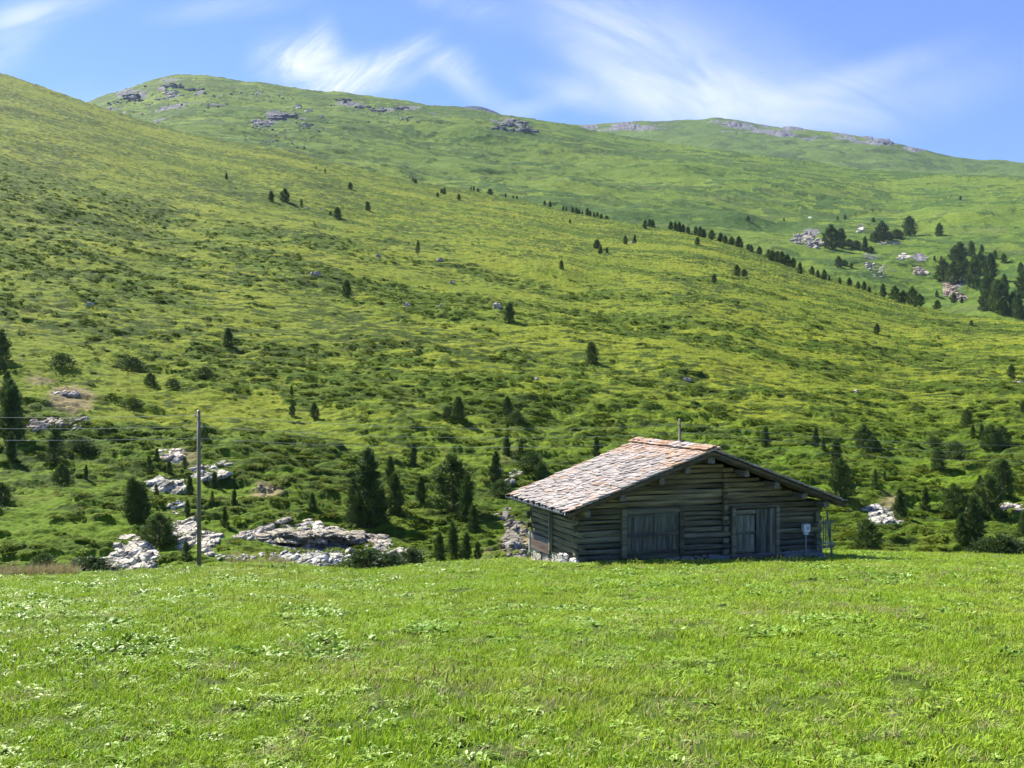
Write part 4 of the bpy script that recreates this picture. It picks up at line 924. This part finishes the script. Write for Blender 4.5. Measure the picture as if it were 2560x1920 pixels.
for (x, y, s, c, lb) in [
    (946, 642, 15, LILAC, 'grey violet boulder left of the thin larch on the middle slope'), (1097, 652, 20, LILAC, 'purplish boulder right of the thin larch'),
    (787, 687, 20, LILAC, 'purplish boulder above the oval pine on the left'), (1015, 765, 20, (.45, .40, .40), 'round grey boulder with a dark shadow, centre slope'),
    (1128, 708, 14, (.42, .38, .32), 'small tan boulder on the centre slope'), (1242, 768, 26, (.50, .45, .43), 'pale lilac boulder left of the dense oval pine'),
    (1240, 786, 7, WHITE, 'tiny white stone under the pale lilac boulder'), (1339, 948, 12, (.55, .53, .50), 'white stone with a dark foot below the centre pine'), (1103, 765, 10, (.5, .48, .46), 'small pale stone right of the round grey boulder'),
    (1325, 900, 7, WHITE, 'tiny white stone on the slope left of the dark pine'), (1720, 951, 18, (.38, .36, .35), 'flat grey stone on the slope above the barn ridge'),
    (2141, 980, 13, (.52, .47, .43), 'white boulder alone on the bright right slope'), (1856, 689, 12, (.45, .36, .33), 'reddish stump-like stone by the right slope clump'),
    (766, 521, 9, (.6, .57, .53), 'white stone beside the thin pale larch'), (801, 523, 9, (.6, .57, .53), 'white stone right of the thin pale larch'), (222, 763, 20, (.32, .38, .34), 'flat greenish grey slab on the left slope'),
    (166, 776, 9, (.4, .4, .38), 'small grey stone left of the greenish slab'), (2546, 957, 12, (.52, .48, .45), 'pale stone below the lone oval pine at right'), (1582, 607, 10, (.4, .34, .31), 'brown stone at the foot of the pine pair under the ridge'),
    (886, 1272, 11, (.7, .68, .64), 'tiny white stone left of the tallest pine'), (1225, 1392, 9, WHITE, 'small white stone beside the low pines on the meadow edge'),
]:
    p = HILL.ray(x, y); k = p.y / F; mb = MB()
    for j in range(3):
        slab(mb, Vector((random.gauss(0, .22), random.gauss(0, .2), .12)) * s * k, s * k * random.uniform(.6, .95), s * k * .7, s * k * random.uniform(.4, .6), (random.gauss(0, .25), random.gauss(0, .25), random.uniform(0, 3)), rockcol(c, .15))
    o = mb.build('boulder', M_ROCK); o.location = p; tag(o, lb, 'boulder', BG)

# ------------------------------------------------------------------ the barn
HZ = EYE - 6.75
barn = thing('log_barn', (HX0, HY0, HZ), 'weathered log barn with a pale stone slab roof on the meadow', 'barn', None, TH)
RT, TP = 4.20, .366                     # ridge height, roof pitch
und = lambda a: RT - .24 - TP * abs(a)  # underside of the roof
random.seed(5)
def wood(c):
    t = min(max((c - .3) / 2.6, 0), 1)
    a, b = (.15, .148, .098), (.225, .17, .075)
    k = random.uniform(.62, 1.35)
    return tuple((a[i] * (1 - t) + b[i] * t) * k for i in range(3))
def log(mb, along, p0, p1, fixed, c0, c1, th, out, col, nseg=22):
    """a hewn log: runs along one axis, its face bulging outwards and its edges wavering"""
    ph = random.uniform(0, 50); vs = []; m = 8
    for i in range(nseg + 1):
        t = i / nseg; q = p0 + (p1 - p0) * t
        w = (math.sin(q * 1.3 + ph) * .012 + math.sin(q * 3.1 + ph * 2) * .008); w2 = (math.sin(q * 1.1 + ph * 1.7) * .012 + math.sin(q * 3.7 + ph) * .008)
        lo, hi = c0 + w, c1 + w2; bl = random.uniform(-.006, .006)
        sec = [(th, lo), (-.2 * th, lo + .004), (-.75 * th, lo + .02), (-th + bl, lo + (hi - lo) * .35), (-th + bl, lo + (hi - lo) * .7), (-.8 * th, hi - .02), (-.2 * th, hi - .012), (th, hi - .012)]
        for (b, c) in sec:
            d = fixed + b * out
            vs.append((q, d, c) if along == 0 else (d, q, c))
    fs = []
    for i in range(nseg):
        for k in range(m): fs.append((i * m + k, i * m + (k + 1) % m, (i + 1) * m + (k + 1) % m, (i + 1) * m + k))
    fs += [tuple(range(m)), tuple(nseg * m + k for k in range(m))][::1]
    mb.add(vs, fs, col)
WF, WB, WA = .85, 6.3, 5.25
courses = []; c = .05
while c < 4.0:
    h = random.uniform(.165, .245); courses.append((c, min(c + h, 4.06))); c += h
fw = MB(); bw = MB(); lw = MB(); rw = MB()
for k, (c0, c1) in enumerate(courses):
    lim = min(WA, max((RT - .24 - c1) / TP, .15))
    if c1 < RT - .3:
        # some courses are spliced near the inner wall
        j = .93 + random.uniform(-.15, .15)
        parts = [(-lim, lim)] if random.random() < .3 or lim < 1.3 else [(-lim, j), (j + .01, lim)]
        for (p0, p1) in parts:
            log(fw, 0, p0, p1, WF + .1, c0, c1, .10, 1, wood(c0))
        log(bw, 0, -lim, lim, WB - .1, c0, c1, .10, -1, wood(c0), 8)
    if c1 < und(WA) + .12:
        for mbx, sg in ((lw, 1), (rw, -1)):
            log(mbx, 1, WF + .2, WB - .2, -sg * (WA - .1), c0, c1, .10, sg, wood(1.0) if sg > 0 else wood(c0), 14)
    # interlocked log ends at the corners and at the inner wall
    for a in (-WA + .12, .93, WA - .12):
        if c1 < und(a) - .05:
            l = random.uniform(.10, .24); w = random.uniform(.085, .115); sh = random.uniform(-.03, .03)
            if k % 2 == 0 or random.random() < .35: fw.box((a - w + sh, WF - l, c0 + .015), (a + w + sh, WF + .02, c1 - .02), wood(c0), .012)
    if k % 2 and c1 < und(WA) + .1:
        for sg in (-1, 1):
            l = random.uniform(.12, .2)
            (lw if sg < 0 else rw).box((sg * (WA - .01) if sg > 0 else -WA - l, WF + .0, c0 + .015), (WA + l if sg > 0 else -WA + .01, WF + .2, c1 - .02), wood(c0), .01)
            (lw if sg < 0 else rw).box((sg * (WA - .01) if sg > 0 else -WA - l, WB - .2, c0 + .015), (WA + l if sg > 0 else -WA + .01, WB, c1 - .02), wood(c0), .01)
fw.build('front_log_wall', M_WOOD, barn); bw.build('back_log_wall', M_WOOD, barn)
lwo = lw.build('side_log_wall', M_WOODY, barn); rw.build('side_log_wall', M_WOODY, barn)
mb = MB()  # stone footing
for (a0, a1, b0, b1) in ((-WA + .03, WA - .03, WF + .03, WF + .2), (-WA + .03, WA - .03, WB - .2, WB - .03), (-WA + .03, -WA + .2, WF + .22, WB - .22), (WA - .2, WA - .03, WF + .22, WB - .22)):
    L = max(a1 - a0, b1 - b0); n = int(L / .55); lx = (a1 - a0) > (b1 - b0)
    for i in range(n):
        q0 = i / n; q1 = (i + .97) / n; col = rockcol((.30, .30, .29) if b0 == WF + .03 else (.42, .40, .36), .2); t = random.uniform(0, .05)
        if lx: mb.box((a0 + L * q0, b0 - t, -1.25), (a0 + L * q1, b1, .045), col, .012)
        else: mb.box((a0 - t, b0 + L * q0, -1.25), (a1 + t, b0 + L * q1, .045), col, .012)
for (a, b, w, h) in ((-WA - .02, WF + .1, .30, .24), (-WA - .04, 1.9, .26, .26), (-WA - .03, 2.5, .24, .20), (-WA - .05, 1.35, .2, .16)):
    slab(mb, Vector((a, b, .02)), w * 1.4, w * 2.0, h * 1.4, (0, 0, random.uniform(-.2, .2)), (.66, .64, .58))
mb.build('stone_footing', M_ROCK, barn)
mb = MB(); mb.box((-.02, -.04, 0), (.10, .08, 1.95), (.20, .19, .17), .008)
o = mb.build('wall_post', M_BOARD, barn); o.location = (-WA - .13, 3.6, .1)
mb = MB(); mb.box((0, 0, 0), (.05, 2.2, .42), (.13, .095, .075), .012); mb.box((-.004, .0, .43), (.046, 2.2, .62), (.20, .19, .17), .01)
o = mb.build('kick_board', M_WOODY, barn); o.location = (-WA - .09, 3.75, -.1)
mb = MB(); mb.box((0, 0, -.3), (.10, .10, .55), (.62, .60, .55), .01)
o = mb.build('white_corner_post', M_BOARD, barn); o.location = (-WA - .12, 6.05, 0)

def boards(mb, a0, a1, c0, c1, b, th, base, wmin=.12, wmax=.2):
    a = a0
    while a < a1 - .02:
        w = min(random.uniform(wmin, wmax), a1 - a); k = random.uniform(.65, 1.35)
        mb.box((a + .004, b + random.uniform(0, .008), c0 + random.uniform(0, .015)), (a + w - .004, b + th, c1 - random.uniform(0, .015)), tuple(x * k for x in base), .003)
        a += w
GREYW = (.14, .14, .10)

def door_leaf(name, a0, a1, c0, c1, b, rails=(), base=GREYW, latch=None):
    mb = MB(); boards(mb, a0, a1, c0, c1, b, .045, base)
    o = mb.build(name, M_BOARD, barn)
    for (r0, r1) in rails:
        m2 = MB(); m2.box((a0 + .02, b - .04, r0), (a1 - .02, b - .003, r1), tuple(x * random.uniform(.7, .95) for x in base), .005); m2.build('door_rail', M_WOOD, o)
    if latch:
        m3 = MB(); la, lc = latch
        m3.box((la - .11, b - .075, lc - .02), (la + .11, b - .045, lc + .02), (.035, .033, .03)); m3.tube([(la + .06, b - .07, lc - .03), (la + .06, b - .09, lc - .12), (la + .10, b - .09, lc - .14)], .012, 6, (.03, .03, .03))
        m3.build('door_latch', M_METAL, o)
    return o
B0 = WF - .09
door_leaf('wide_door', -3.27, -2.19, .27, 1.78, B0, ((.92, 1.06), (.27, .36), (1.68, 1.77)), latch=None)
door_leaf('wide_door', -2.185, -1.09, .27, 1.78, B0, ((.92, 1.06), (.27, .36), (1.68, 1.77)), latch=(-2.12, .93))
mb = MB()
mb.box((-3.50, B0 - .05, .12), (-3.29, B0 + .1, 1.98), wood(1), .01); mb.box((-1.07, B0 - .05, .12), (-.88, B0 + .1, 1.98), wood(1), .01)
mb.box((-3.28, B0 - .04, 1.80), (-1.08, B0 + .1, 1.96), wood(1.4), .01); mb.box((-3.28, B0 - .02, .06), (-1.08, B0 + .1, .25), wood(.2), .01)
mb.build('wide_door_frame', M_WOOD, barn)
door_leaf('narrow_door', 1.42, 2.25, .09, 1.56, B0, ((.80, .93), (.09, .18)), (.20, .20, .145), latch=(2.12, .88))
o = door_leaf('plank_door', 2.30, 3.18, .02, 1.80, B0 - .02, (), (.125, .125, .095))
mb = MB(); mb.box((1.22, B0 - .05, -.02), (1.40, B0 + .1, 1.84), wood(1), .01); mb.box((3.20, B0 - .05, -.02), (3.36, B0 + .1, 1.84), wood(.6), .01)
mb.box((1.41, B0 - .03, 1.60), (2.28, B0 + .1, 1.76), (.24, .22, .13), .006); mb.box((1.22, B0 - .05, 1.845), (3.36, B0 + .1, 1.93), wood(1.6), .008)
mb.box((1.15, B0 - .12, -.14), (3.5, B0 + .1, -.03), wood(.1), .012)
mb.build('narrow_door_frame', M_WOOD, barn)
mb = MB(); mb.box((.2, B0 - .02, -.22), (WA + .05, WF + .02, .02), (.16, .18, .18), .012)
mb.build('base_beam', M_WOOD, barn)

# roof: stone slabs laid in courses on both slopes
random.seed(31)
RB0, RB1, RA = 0.0, 6.9, 6.0
cosp = 1 / math.sqrt(1 + TP * TP); SL = RA / cosp
mb = MB()
def slab_roof(sg):
    nrow = 27; step = SL / nrow
    for r in range(nrow):
        t0 = r * step - .07; b = RB0 - .05 - random.uniform(0, .3); first = True
        while b < RB1:
            w = random.choice((random.uniform(.17, .30), random.uniform(.26, .46))); b1 = min(b + w, RB1 + .06)
            bb0 = max(b, RB0 - .05 - random.uniform(0, .04)); 
            if b1 - bb0 > .1:
                jl = random.uniform(-.10, .08); ln = .60 + random.uniform(-.04, .05)
                lift = random.uniform(.05, .10); th = random.uniform(.03, .055); tw = random.uniform(-.05, .05)
                pts = [(bb0 + .006, jl + random.uniform(.03, .15)), (bb0 + (b1 - bb0) * random.uniform(.2, .4), jl + random.uniform(-.05, .03)), (bb0 + (b1 - bb0) * random.uniform(.6, .85), jl + random.uniform(-.05, .03)), (b1 - .006, jl + random.uniform(.03, .15)), (b1 - .004, ln), (bb0 + .004, ln)]
                def P3(bx, t, z):
                    tt = t0 + t; nz = z + lift * max(0, 1 - t / .6) + tw * (bx - bb0)
                    return (sg * (RA - tt * cosp), bx, RT - TP * RA + tt * cosp * TP + nz * cosp)
                lichen = 0
                edge = min(bb0 - RB0, RB1 - b1)
                pr = .11 + .9 * sstep(.72, .98, np.array((t0 + .3) / SL)) + .35 * sstep(1.2, 0, np.array(edge)) 
                if random.random() < pr: lichen = random.uniform(.35, .95)
                g = random.choice((random.uniform(.27, .35), random.uniform(.34, .42), random.uniform(.36, .44)))
                g = g * 1.05 - .07; base = (g * 1.08, g * .95, g * .81)
                hot = random.choice(((.43, .28, .18), (.44, .32, .23), (.42, .25, .12)))
                col = tuple(base[i] * (1 - lichen) + hot[i] * lichen for i in range(3))
                top = [P3(x, y, .0 + th) for x, y in pts]; bot = [P3(x, y, 0) for x, y in pts]; n = 6
                mb.add(top + bot, [tuple(range(n)) if sg > 0 else tuple(range(n))[::-1]] + [((k, k + n, (k + 1) % n + n, (k + 1) % n) if sg > 0 else (k, (k + 1) % n, (k + 1) % n + n, k + n)) for k in range(n)], col)
            b = b1 + .004
slab_roof(-1); slab_roof(1)
roof = mb.build('roof', M_STONE, barn)
mb = MB(); b = RB0 - .08
while b < RB1:
    w = random.uniform(.3, .55)
    for sg in (-1, 1):
        M = Matrix.Translation((sg * .15, b + w / 2, RT + .075 + (.025 if sg < 0 else 0) + random.uniform(-.01, .02))) @ Euler((random.gauss(0, .03), sg * math.atan(TP) * .9, 0)).to_matrix().to_4x4()
        mb.box((-.24, -w / 2 + .004, 0), (.22, w / 2 - .004, random.uniform(.025, .035)), random.choice(((.38, .24, .16), (.40, .32, .27), (.34, .32, .30), (.42, .25, .14))), .012, M)
    b += w
mb.build('ridge_cap', M_STONE, roof)
mb = MB()
for sg in (-1, 1):
    nb_ = 34
    for i in range(nb_):
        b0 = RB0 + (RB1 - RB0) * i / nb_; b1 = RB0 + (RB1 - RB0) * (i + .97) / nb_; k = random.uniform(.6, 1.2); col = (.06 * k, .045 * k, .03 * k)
        y0 = RT - TP * RA; vs = []
        for (a, z) in ((RA - .02, y0), (.02, RT)):
            for dz in (-.05, -.085):
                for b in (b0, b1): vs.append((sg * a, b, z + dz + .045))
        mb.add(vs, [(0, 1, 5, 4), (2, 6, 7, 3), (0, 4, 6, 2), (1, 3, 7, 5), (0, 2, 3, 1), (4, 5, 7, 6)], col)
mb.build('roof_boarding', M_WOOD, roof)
for sg in (-1, 1):      # barge boards along the gable
    mb = MB(); y0 = RT - TP * RA
    for (bb, dz, hh, kk) in ((RB0 + .02, -.04, .12, 1.0), (RB0 + .085, -.16, .07, .7)):
        vs = [(sg * a, b, z + dz - h) for (a, z) in ((RA - .03, y0 + .012), (.0, RT - .01)) for h in (0, hh) for b in (bb, bb + .05)]
        mb.add(vs, [(0, 1, 5, 4), (2, 6, 7, 3), (0, 4, 6, 2), (1, 3, 7, 5), (0, 2, 3, 1), (4, 5, 7, 6)], tuple(x * kk for x in (.125, .095, .05)))
    mb.build('barge_board', M_WOOD, roof)
for a in (-5.15, -3.7, -2.1, -1.0, 0.0, 1.55, 2.9, 4.15, 5.15):
    mb = MB(); z = und(a) - .02; w = .11 if abs(a) > .1 else .14
    mb.box((a - w, RB0 + .16, z - .24), (a + w, RB1 - .16, z - .0), (.19, .165, .12), .015)
    mb.build('purlin', M_WOODY, roof)
for b in (RB0 + .42, ):
    for sg in (-1, 1):
        mb = MB(); vs = [(sg * a, bb, und(a) - h + .12) for a in (RA - .15, .1) for h in (0, .12) for bb in (b, b + .1)]
        mb.add(vs, [(0, 1, 5, 4), (2, 6, 7, 3), (0, 4, 6, 2), (1, 3, 7, 5), (0, 2, 3, 1), (4, 5, 7, 6)], (.15, .12, .08)); mb.build('rafter', M_WOOD, roof)
mb = MB(); n = 12   # half-round gutter on the left eave
vs = []; fs = []
for i, b in enumerate(np.linspace(RB0 - .03, RB1, 12)):
    for k in range(9):
        a = math.pi + math.pi * k / 8; vs.append((-RA - .075 + .085 * math.cos(a), b, RT - TP * RA - .02 + .085 * math.sin(a)))
for i in range(11):
    for k in range(8): fs.append((i * 9 + k, i * 9 + k + 1, (i + 1) * 9 + k + 1, (i + 1) * 9 + k))
mb.add(vs, fs, (.035, .05, .055)); g = mb.build('gutter', M_METAL, roof, True)
sm = g.modifiers.new('wall', 'SOLIDIFY'); sm.thickness = .008
for i in range(2):
    mb = MB(); p = Vector((1.6 + i * .5, 3.9 + i * .9, RT - TP * (1.6 + i * .5) + .16))
    slab(mb, p, .45, .4, .22, (0, .3, .5), (.55, .53, .5)); mb.build('roof_stone', M_ROCK, roof)

def hutw(a, b, c):
    return Vector((HX0 + a * math.cos(TH) - b * math.sin(TH), HY0 + a * math.sin(TH) + b * math.cos(TH), HZ + c))
def ground_at(a, b):
    p = hutw(a, b, 0); return mead(p.x, p.y)
# meter box on its pole, against the front wall
p = ground_at(4.52, WF - .2)
mt = thing('meter_box', p, 'pale grey meter box on a thin pipe in front of the log wall', 'meter box', None, TH); h0 = HZ - p.z
mb = MB(); mb.tube([(0, 0, -.1), (0, 0, h0 + .72)], .024, 8, (.30, .33, .33)); mb.build('pipe', M_METAL, mt, True)
mb = MB()
def rbox(mb, x0, x1, y0, y1, z0, z1, ch, col):
    pr = [(x0 + ch, z0), (x1 - ch, z0), (x1, z0 + ch), (x1, z1 - ch), (x1 - ch, z1), (x0 + ch, z1), (x0, z1 - ch), (x0, z0 + ch)]
    vs = [(x, y1, z) for x, z in pr] + [(x, y0 + .015, z) for x, z in pr] + [((x - (x0 + x1) / 2) * .93 + (x0 + x1) / 2, y0, (z - (z0 + z1) / 2) * .94 + (z0 + z1) / 2) for x, z in pr]
    fs = [tuple(range(8)), tuple(range(16, 24))[::-1]] + [(k + m * 8, k + 8 + m * 8, (k + 1) % 8 + 8 + m * 8, (k + 1) % 8 + m * 8) for k in range(8) for m in range(2)]
    mb.add(vs, fs, col)
rbox(mb, -.15, .15, -.10, .08, h0 + .79, h0 + 1.12, .03, (.72, .75, .70)); rbox(mb, -.10, .08, -.07, .06, h0 + .69, h0 + .785, .015, (.66, .68, .64))
bx = mb.build('box', M_METAL, mt)
mb = MB(); rbox(mb, -.02, .09, -.115, -.102, h0 + .90, h0 + 1.02, .01, (.36, .40, .38)); mb.build('dial_window', M_METAL, bx)
# wooden rack leaning at the right wall
p = ground_at(WA + .5, WF + .5)
rk_ = thing('wooden_rack', p, 'slatted wooden rack leaning at the right end of the barn', 'rack', None, TH); h0 = HZ - p.z
for (x0, y0, x1, y1, hh) in ((-.22, -.3, -.32, -.1, 1.3), (.30, -.3, .16, -.1, 1.52), (.34, .5, .2, .6, 1.35)):
    mb = MB(); mb.tube([(x0, y0, 0 - .1), (x1, y1, h0 + hh)], [.05, .035], 7, (.20, .23, .20)); mb.build('post', M_POLE, rk_)
for i in range(4):
    mb = MB(); z = h0 + .30; x = -.16 + i * .11
    mb.box((x, -.32, z), (x + .035, -.29, z + 1.0 - .1 * (i % 2)), (.17, .20, .18), .006); mb.build('slat', M_BOARD, rk_)
for (z, c) in ((.20, (.42, .44, .28)), (.06, (.17, .20, .19)), (1.05, (.2, .22, .2))):
    mb = MB(); mb.box((-.30, -.36, h0 + z), (.36, -.325, h0 + z + .09), c, .006); mb.build('rail', M_BOARD, rk_)
mb = MB(); slab(mb, Vector((0, 0, .06)), .5, .4, .2, (0, 0, .3), (.42, .42, .4)); o = mb.build('boulder', M_ROCK); o.location = ground_at(WA - .15, WF - .35); tag(o, 'flat stone under the right front corner of the barn', 'boulder')

# ------------------------------------------------------------------ power line
def power_pole(x, base, depth, ytop, wires_y, label, lean=0.0):
    px = (x - CX) / F * depth; b = base; H = EYE + (CY - ytop) / F * depth - b.z
    t = thing('power_pole', b, label, 'pole', 'power poles')
    mb = MB(); mb.tube([(0, 0, -.3), (-.01, 0, H * .4), (-.02 + lean, 0, H)], [.095, .085, .07], 10, (.21, .175, .12)); pole = mb.build('pole', M_POLE, t, True)
    mb = MB(); mb.tube([(-.02 + lean, 0, H), (-.02 + lean, 0, H + .05)], [.085, .03], 10, (.2, .2, .19)); mb.build('pole_cap', M_METAL, t)
    out = []
    for k, wy in enumerate(wires_y):
        z = EYE + (CY - wy) / F * depth - b.z; s = -1 if k % 2 == 0 else 1
        mb = MB(); mb.tube([(0, -.02, z - .08), (s * .10, -.09, z - .08), (s * .14, -.10, z - .03)], .012, 6, (.12, .12, .12))
        mb.build('bracket', M_METAL, t)
        mb = MB(); mb.tube([(s * .14, -.10, z - .04), (s * .14, -.10, z - .01), (s * .14, -.10, z + .02), (s * .14, -.10, z + .05)], [.03, .042, .026, .034], 8, (.55, .55, .52)); mb.build('insulator', M_METAL, t, True)
        out.append(Vector((b.x + s * .14, b.y - .10, b.z + z)))
    return out
D1, D2 = 47.0, 68.0
b1 = mead_px(498, D1)
a1 = power_pole(498, b1, D1, 1028, (1038, 1066, 1095), 'wooden power pole standing on the meadow edge left of the barn')
q = HILL.ray(1700, 1300)
x2 = (1700 - CX) / F * D2
cc = int(round(((1700 - CX) / F - U0) / (U1 - U0) * (NC - 1)))
kk = int(np.argmin(np.abs(HILL.Y[:, cc] - D2)))
b2 = Vector((x2, D2, float(HILL.Z[kk, cc])))
a2 = power_pole(1700, b2, D2, 1049, (1060, 1080, 1101), 'wooden power pole whose top shows above the barn ridge')
pr = [Vector(((2760 - CX) / F * 96, 96, EYE + (CY - y) / F * 96)) for y in (1112, 1131, 1150)]
pl = [Vector(((-420 - CX) / F * 46, 46, EYE + (CY - y) / F * 46)) for y in (1035, 1063, 1092)]
NM = ('top', 'middle', 'lowest')
for k in range(3):
    for (A, B, sag, where) in ((pl[k], a1[k], .12, 'left of the near pole'), (a1[k], a2[k], .42, 'between the near pole and the barn roof'), (a2[k], pr[k], .5, 'right of the barn roof')):
        pts = [A + (B - A) * t - Vector((0, 0, 4 * sag * t * (1 - t))) for t in np.linspace(0, 1, 26)]
        o0 = pts[0].copy(); mb = MB(); mb.tube([p - o0 for p in pts], .0065, 6, (.45, .46, .45))
        w = mb.build('power_line', M_METAL); w.location = o0; tag(w, '%s wire of the span %s' % (NM[k], where), 'wire', 'power lines')

# ------------------------------------------------------------------ sky, sun, air, camera
SUN = Vector((-.53, .45, .72)).normalized()
w = bpy.data.worlds.new('World'); scene.world = w; w.use_nodes = True
t = NT(w.node_tree); bg = w.node_tree.nodes['Background']
sky = t.node('ShaderNodeTexSky', sky_type='NISHITA', sun_disc=False, sun_elevation=math.asin(SUN.z), sun_rotation=math.atan2(SUN.x, SUN.y), altitude=2000, air_density=1.0, dust_density=.4, ozone_density=3.0)
sv = t.node('ShaderNodeSeparateXYZ', ins={0: t.node('ShaderNodeTexCoord').outputs['Generated']})
yy = t.math('MAXIMUM', sv.outputs[1], .02)
uv = t.node('ShaderNodeCombineXYZ', ins={0: t.math('DIVIDE', sv.outputs[0], yy), 1: t.math('DIVIDE', sv.outputs[2], yy), 2: 0.0}).outputs[0]
def blob(x, y, rx, ry, ang, a, soft=1.0):
    m = t.node('ShaderNodeMapping', vector_type='TEXTURE', ins={0: uv, 'Location': ((x - CX) / F, (CY - y) / F, 0), 'Rotation': (0, 0, R(ang)), 'Scale': (rx / F, ry / F, 1)})
    l = t.node('ShaderNodeVectorMath', operation='LENGTH', ins={0: m.outputs[0]}).outputs['Value']
    return t.math('MULTIPLY', t.ramp(l, soft, 0, 0, 1), a)
def wisps(scale, ang, stretch, det=6, rough=.6, dist=1.2, off=0.0):
    m = t.node('ShaderNodeMapping', vector_type='TEXTURE', ins={0: uv, 'Location': (off, off * .7, 0), 'Rotation': (0, 0, R(ang)), 'Scale': (1 / scale, 1 / (scale * stretch), 1)})
    return t.noise(1, det, m.outputs[0], rough, dist)
def addall(l):
    s = l[0]
    for q in l[1:]: s = t.math('ADD', s, q)
    return s
A = addall([blob(760, 165, 180, 120, -10, .95), blob(900, 185, 170, 70, 25, .55), blob(1010, 130, 150, 40, 28, .5), blob(930, 215, 330, 70, 20, .35), blob(810, 90, 60, 90, 10, .30), blob(1130, 160, 130, 60, -25, .35), blob(430, 235, 210, 40, 8, .40)])
Bm = addall([blob(1640, 170, 460, 210, -34, .66), blob(1480, 60, 360, 170, -35, .35), blob(1830, 270, 480, 120, -6, .55), blob(1420, 230, 160, 60, -20, .55), blob(1330, 270, 170, 40, 15, .5), blob(2250, 250, 520, 130, 14, .25), blob(2150, 190, 420, 60, 18, .3), blob(1200, 235, 180, 50, -30, .4), blob(1950, 200, 520, 150, -14, .28), blob(1800, 40, 400, 100, -20, .12)])
Cm = addall([blob(20, 100, 200, 110, 35, .55), blob(140, 20, 260, 60, 10, .3), blob(560, 20, 320, 50, 6, .2), blob(1150, 10, 300, 70, -20, .25), blob(250, 240, 300, 70, 10, .18)])
wa = t.ramp(wisps(7, 34, 3.4, 10, .70, 1.3), .36, .70); wb = t.ramp(wisps(4.5, -36, 2.4, 10, .66, .9, 3.1), .30, .74); wc = t.ramp(wisps(4, 22, 3.5, 7, .62, 1.2, 7.7), .36, .72)
dens = addall([t.math('MULTIPLY', A, t.math('ADD', .30, t.math('MULTIPLY', wa, .85))), t.math('MULTIPLY', Bm, t.math('ADD', .32, t.math('MULTIPLY', wb, .62))), t.math('MULTIPLY', Cm, t.math('ADD', .15, wc))])
dens = t.math('MULTIPLY', t.math('MINIMUM', dens, 1.0), t.ramp(sv.outputs[1], .02, .2))
tint = t.mix(1.0, sky.outputs[0], SKYTINT, 'MULTIPLY')
colr = t.mix(dens, tint, CLOUD)
w.node_tree.links.new(colr, bg.inputs[0]); bg.inputs[1].default_value = SKYS
sl = bpy.data.lights.new('sun', 'SUN'); sl.energy = SUNS; sl.angle = R(.53); sl.color = (1.0, .95, .86)
so = link(bpy.data.objects.new('sun', sl)); so.rotation_euler = SUN.to_track_quat('Z', 'Y').to_euler(); so.location = (-40, 20, 60)

if HAZE:
    mb = MB(); mb.box((-2600, -60, -16), (2600, 3400, 960)); m = bpy.data.materials.new('thin_air'); m.use_nodes = True
    nt = m.node_tree; nt.nodes.remove(nt.nodes['Principled BSDF'])
    pv = nt.nodes.new('ShaderNodeVolumePrincipled'); pv.inputs['Color'].default_value = (.62, .80, 1, 1); pv.inputs['Density'].default_value = HAZE; pv.inputs['Anisotropy'].default_value = .0
    nt.links.new(pv.outputs[0], nt.nodes['Material Output'].inputs['Volume'])
    o = mb.build('haze', m); tag(o, None, kind='stuff')

cam = bpy.data.cameras.new('camera'); cam.sensor_width = 36; cam.lens = 36 * F / 2560; cam.clip_start = .1; cam.clip_end = 30000
co = link(bpy.data.objects.new('camera', cam)); co.location = (0, 0, EYE); co.rotation_euler = (R(90), 0, 0); scene.camera = co
scene.view_settings.view_transform = 'Standard'; scene.view_settings.look = 'None'; scene.view_settings.exposure = EXPO; scene.view_settings.gamma = 1
scene.view_settings.use_curve_mapping = False
scene.cycles.use_denoising = True
scene.cycles.max_bounces = 5; scene.cycles.diffuse_bounces = 3; scene.cycles.glossy_bounces = 2; scene.cycles.transmission_bounces = 3; scene.cycles.volume_bounces = 0
scene.cycles.use_adaptive_sampling = True; scene.cycles.adaptive_threshold = .015
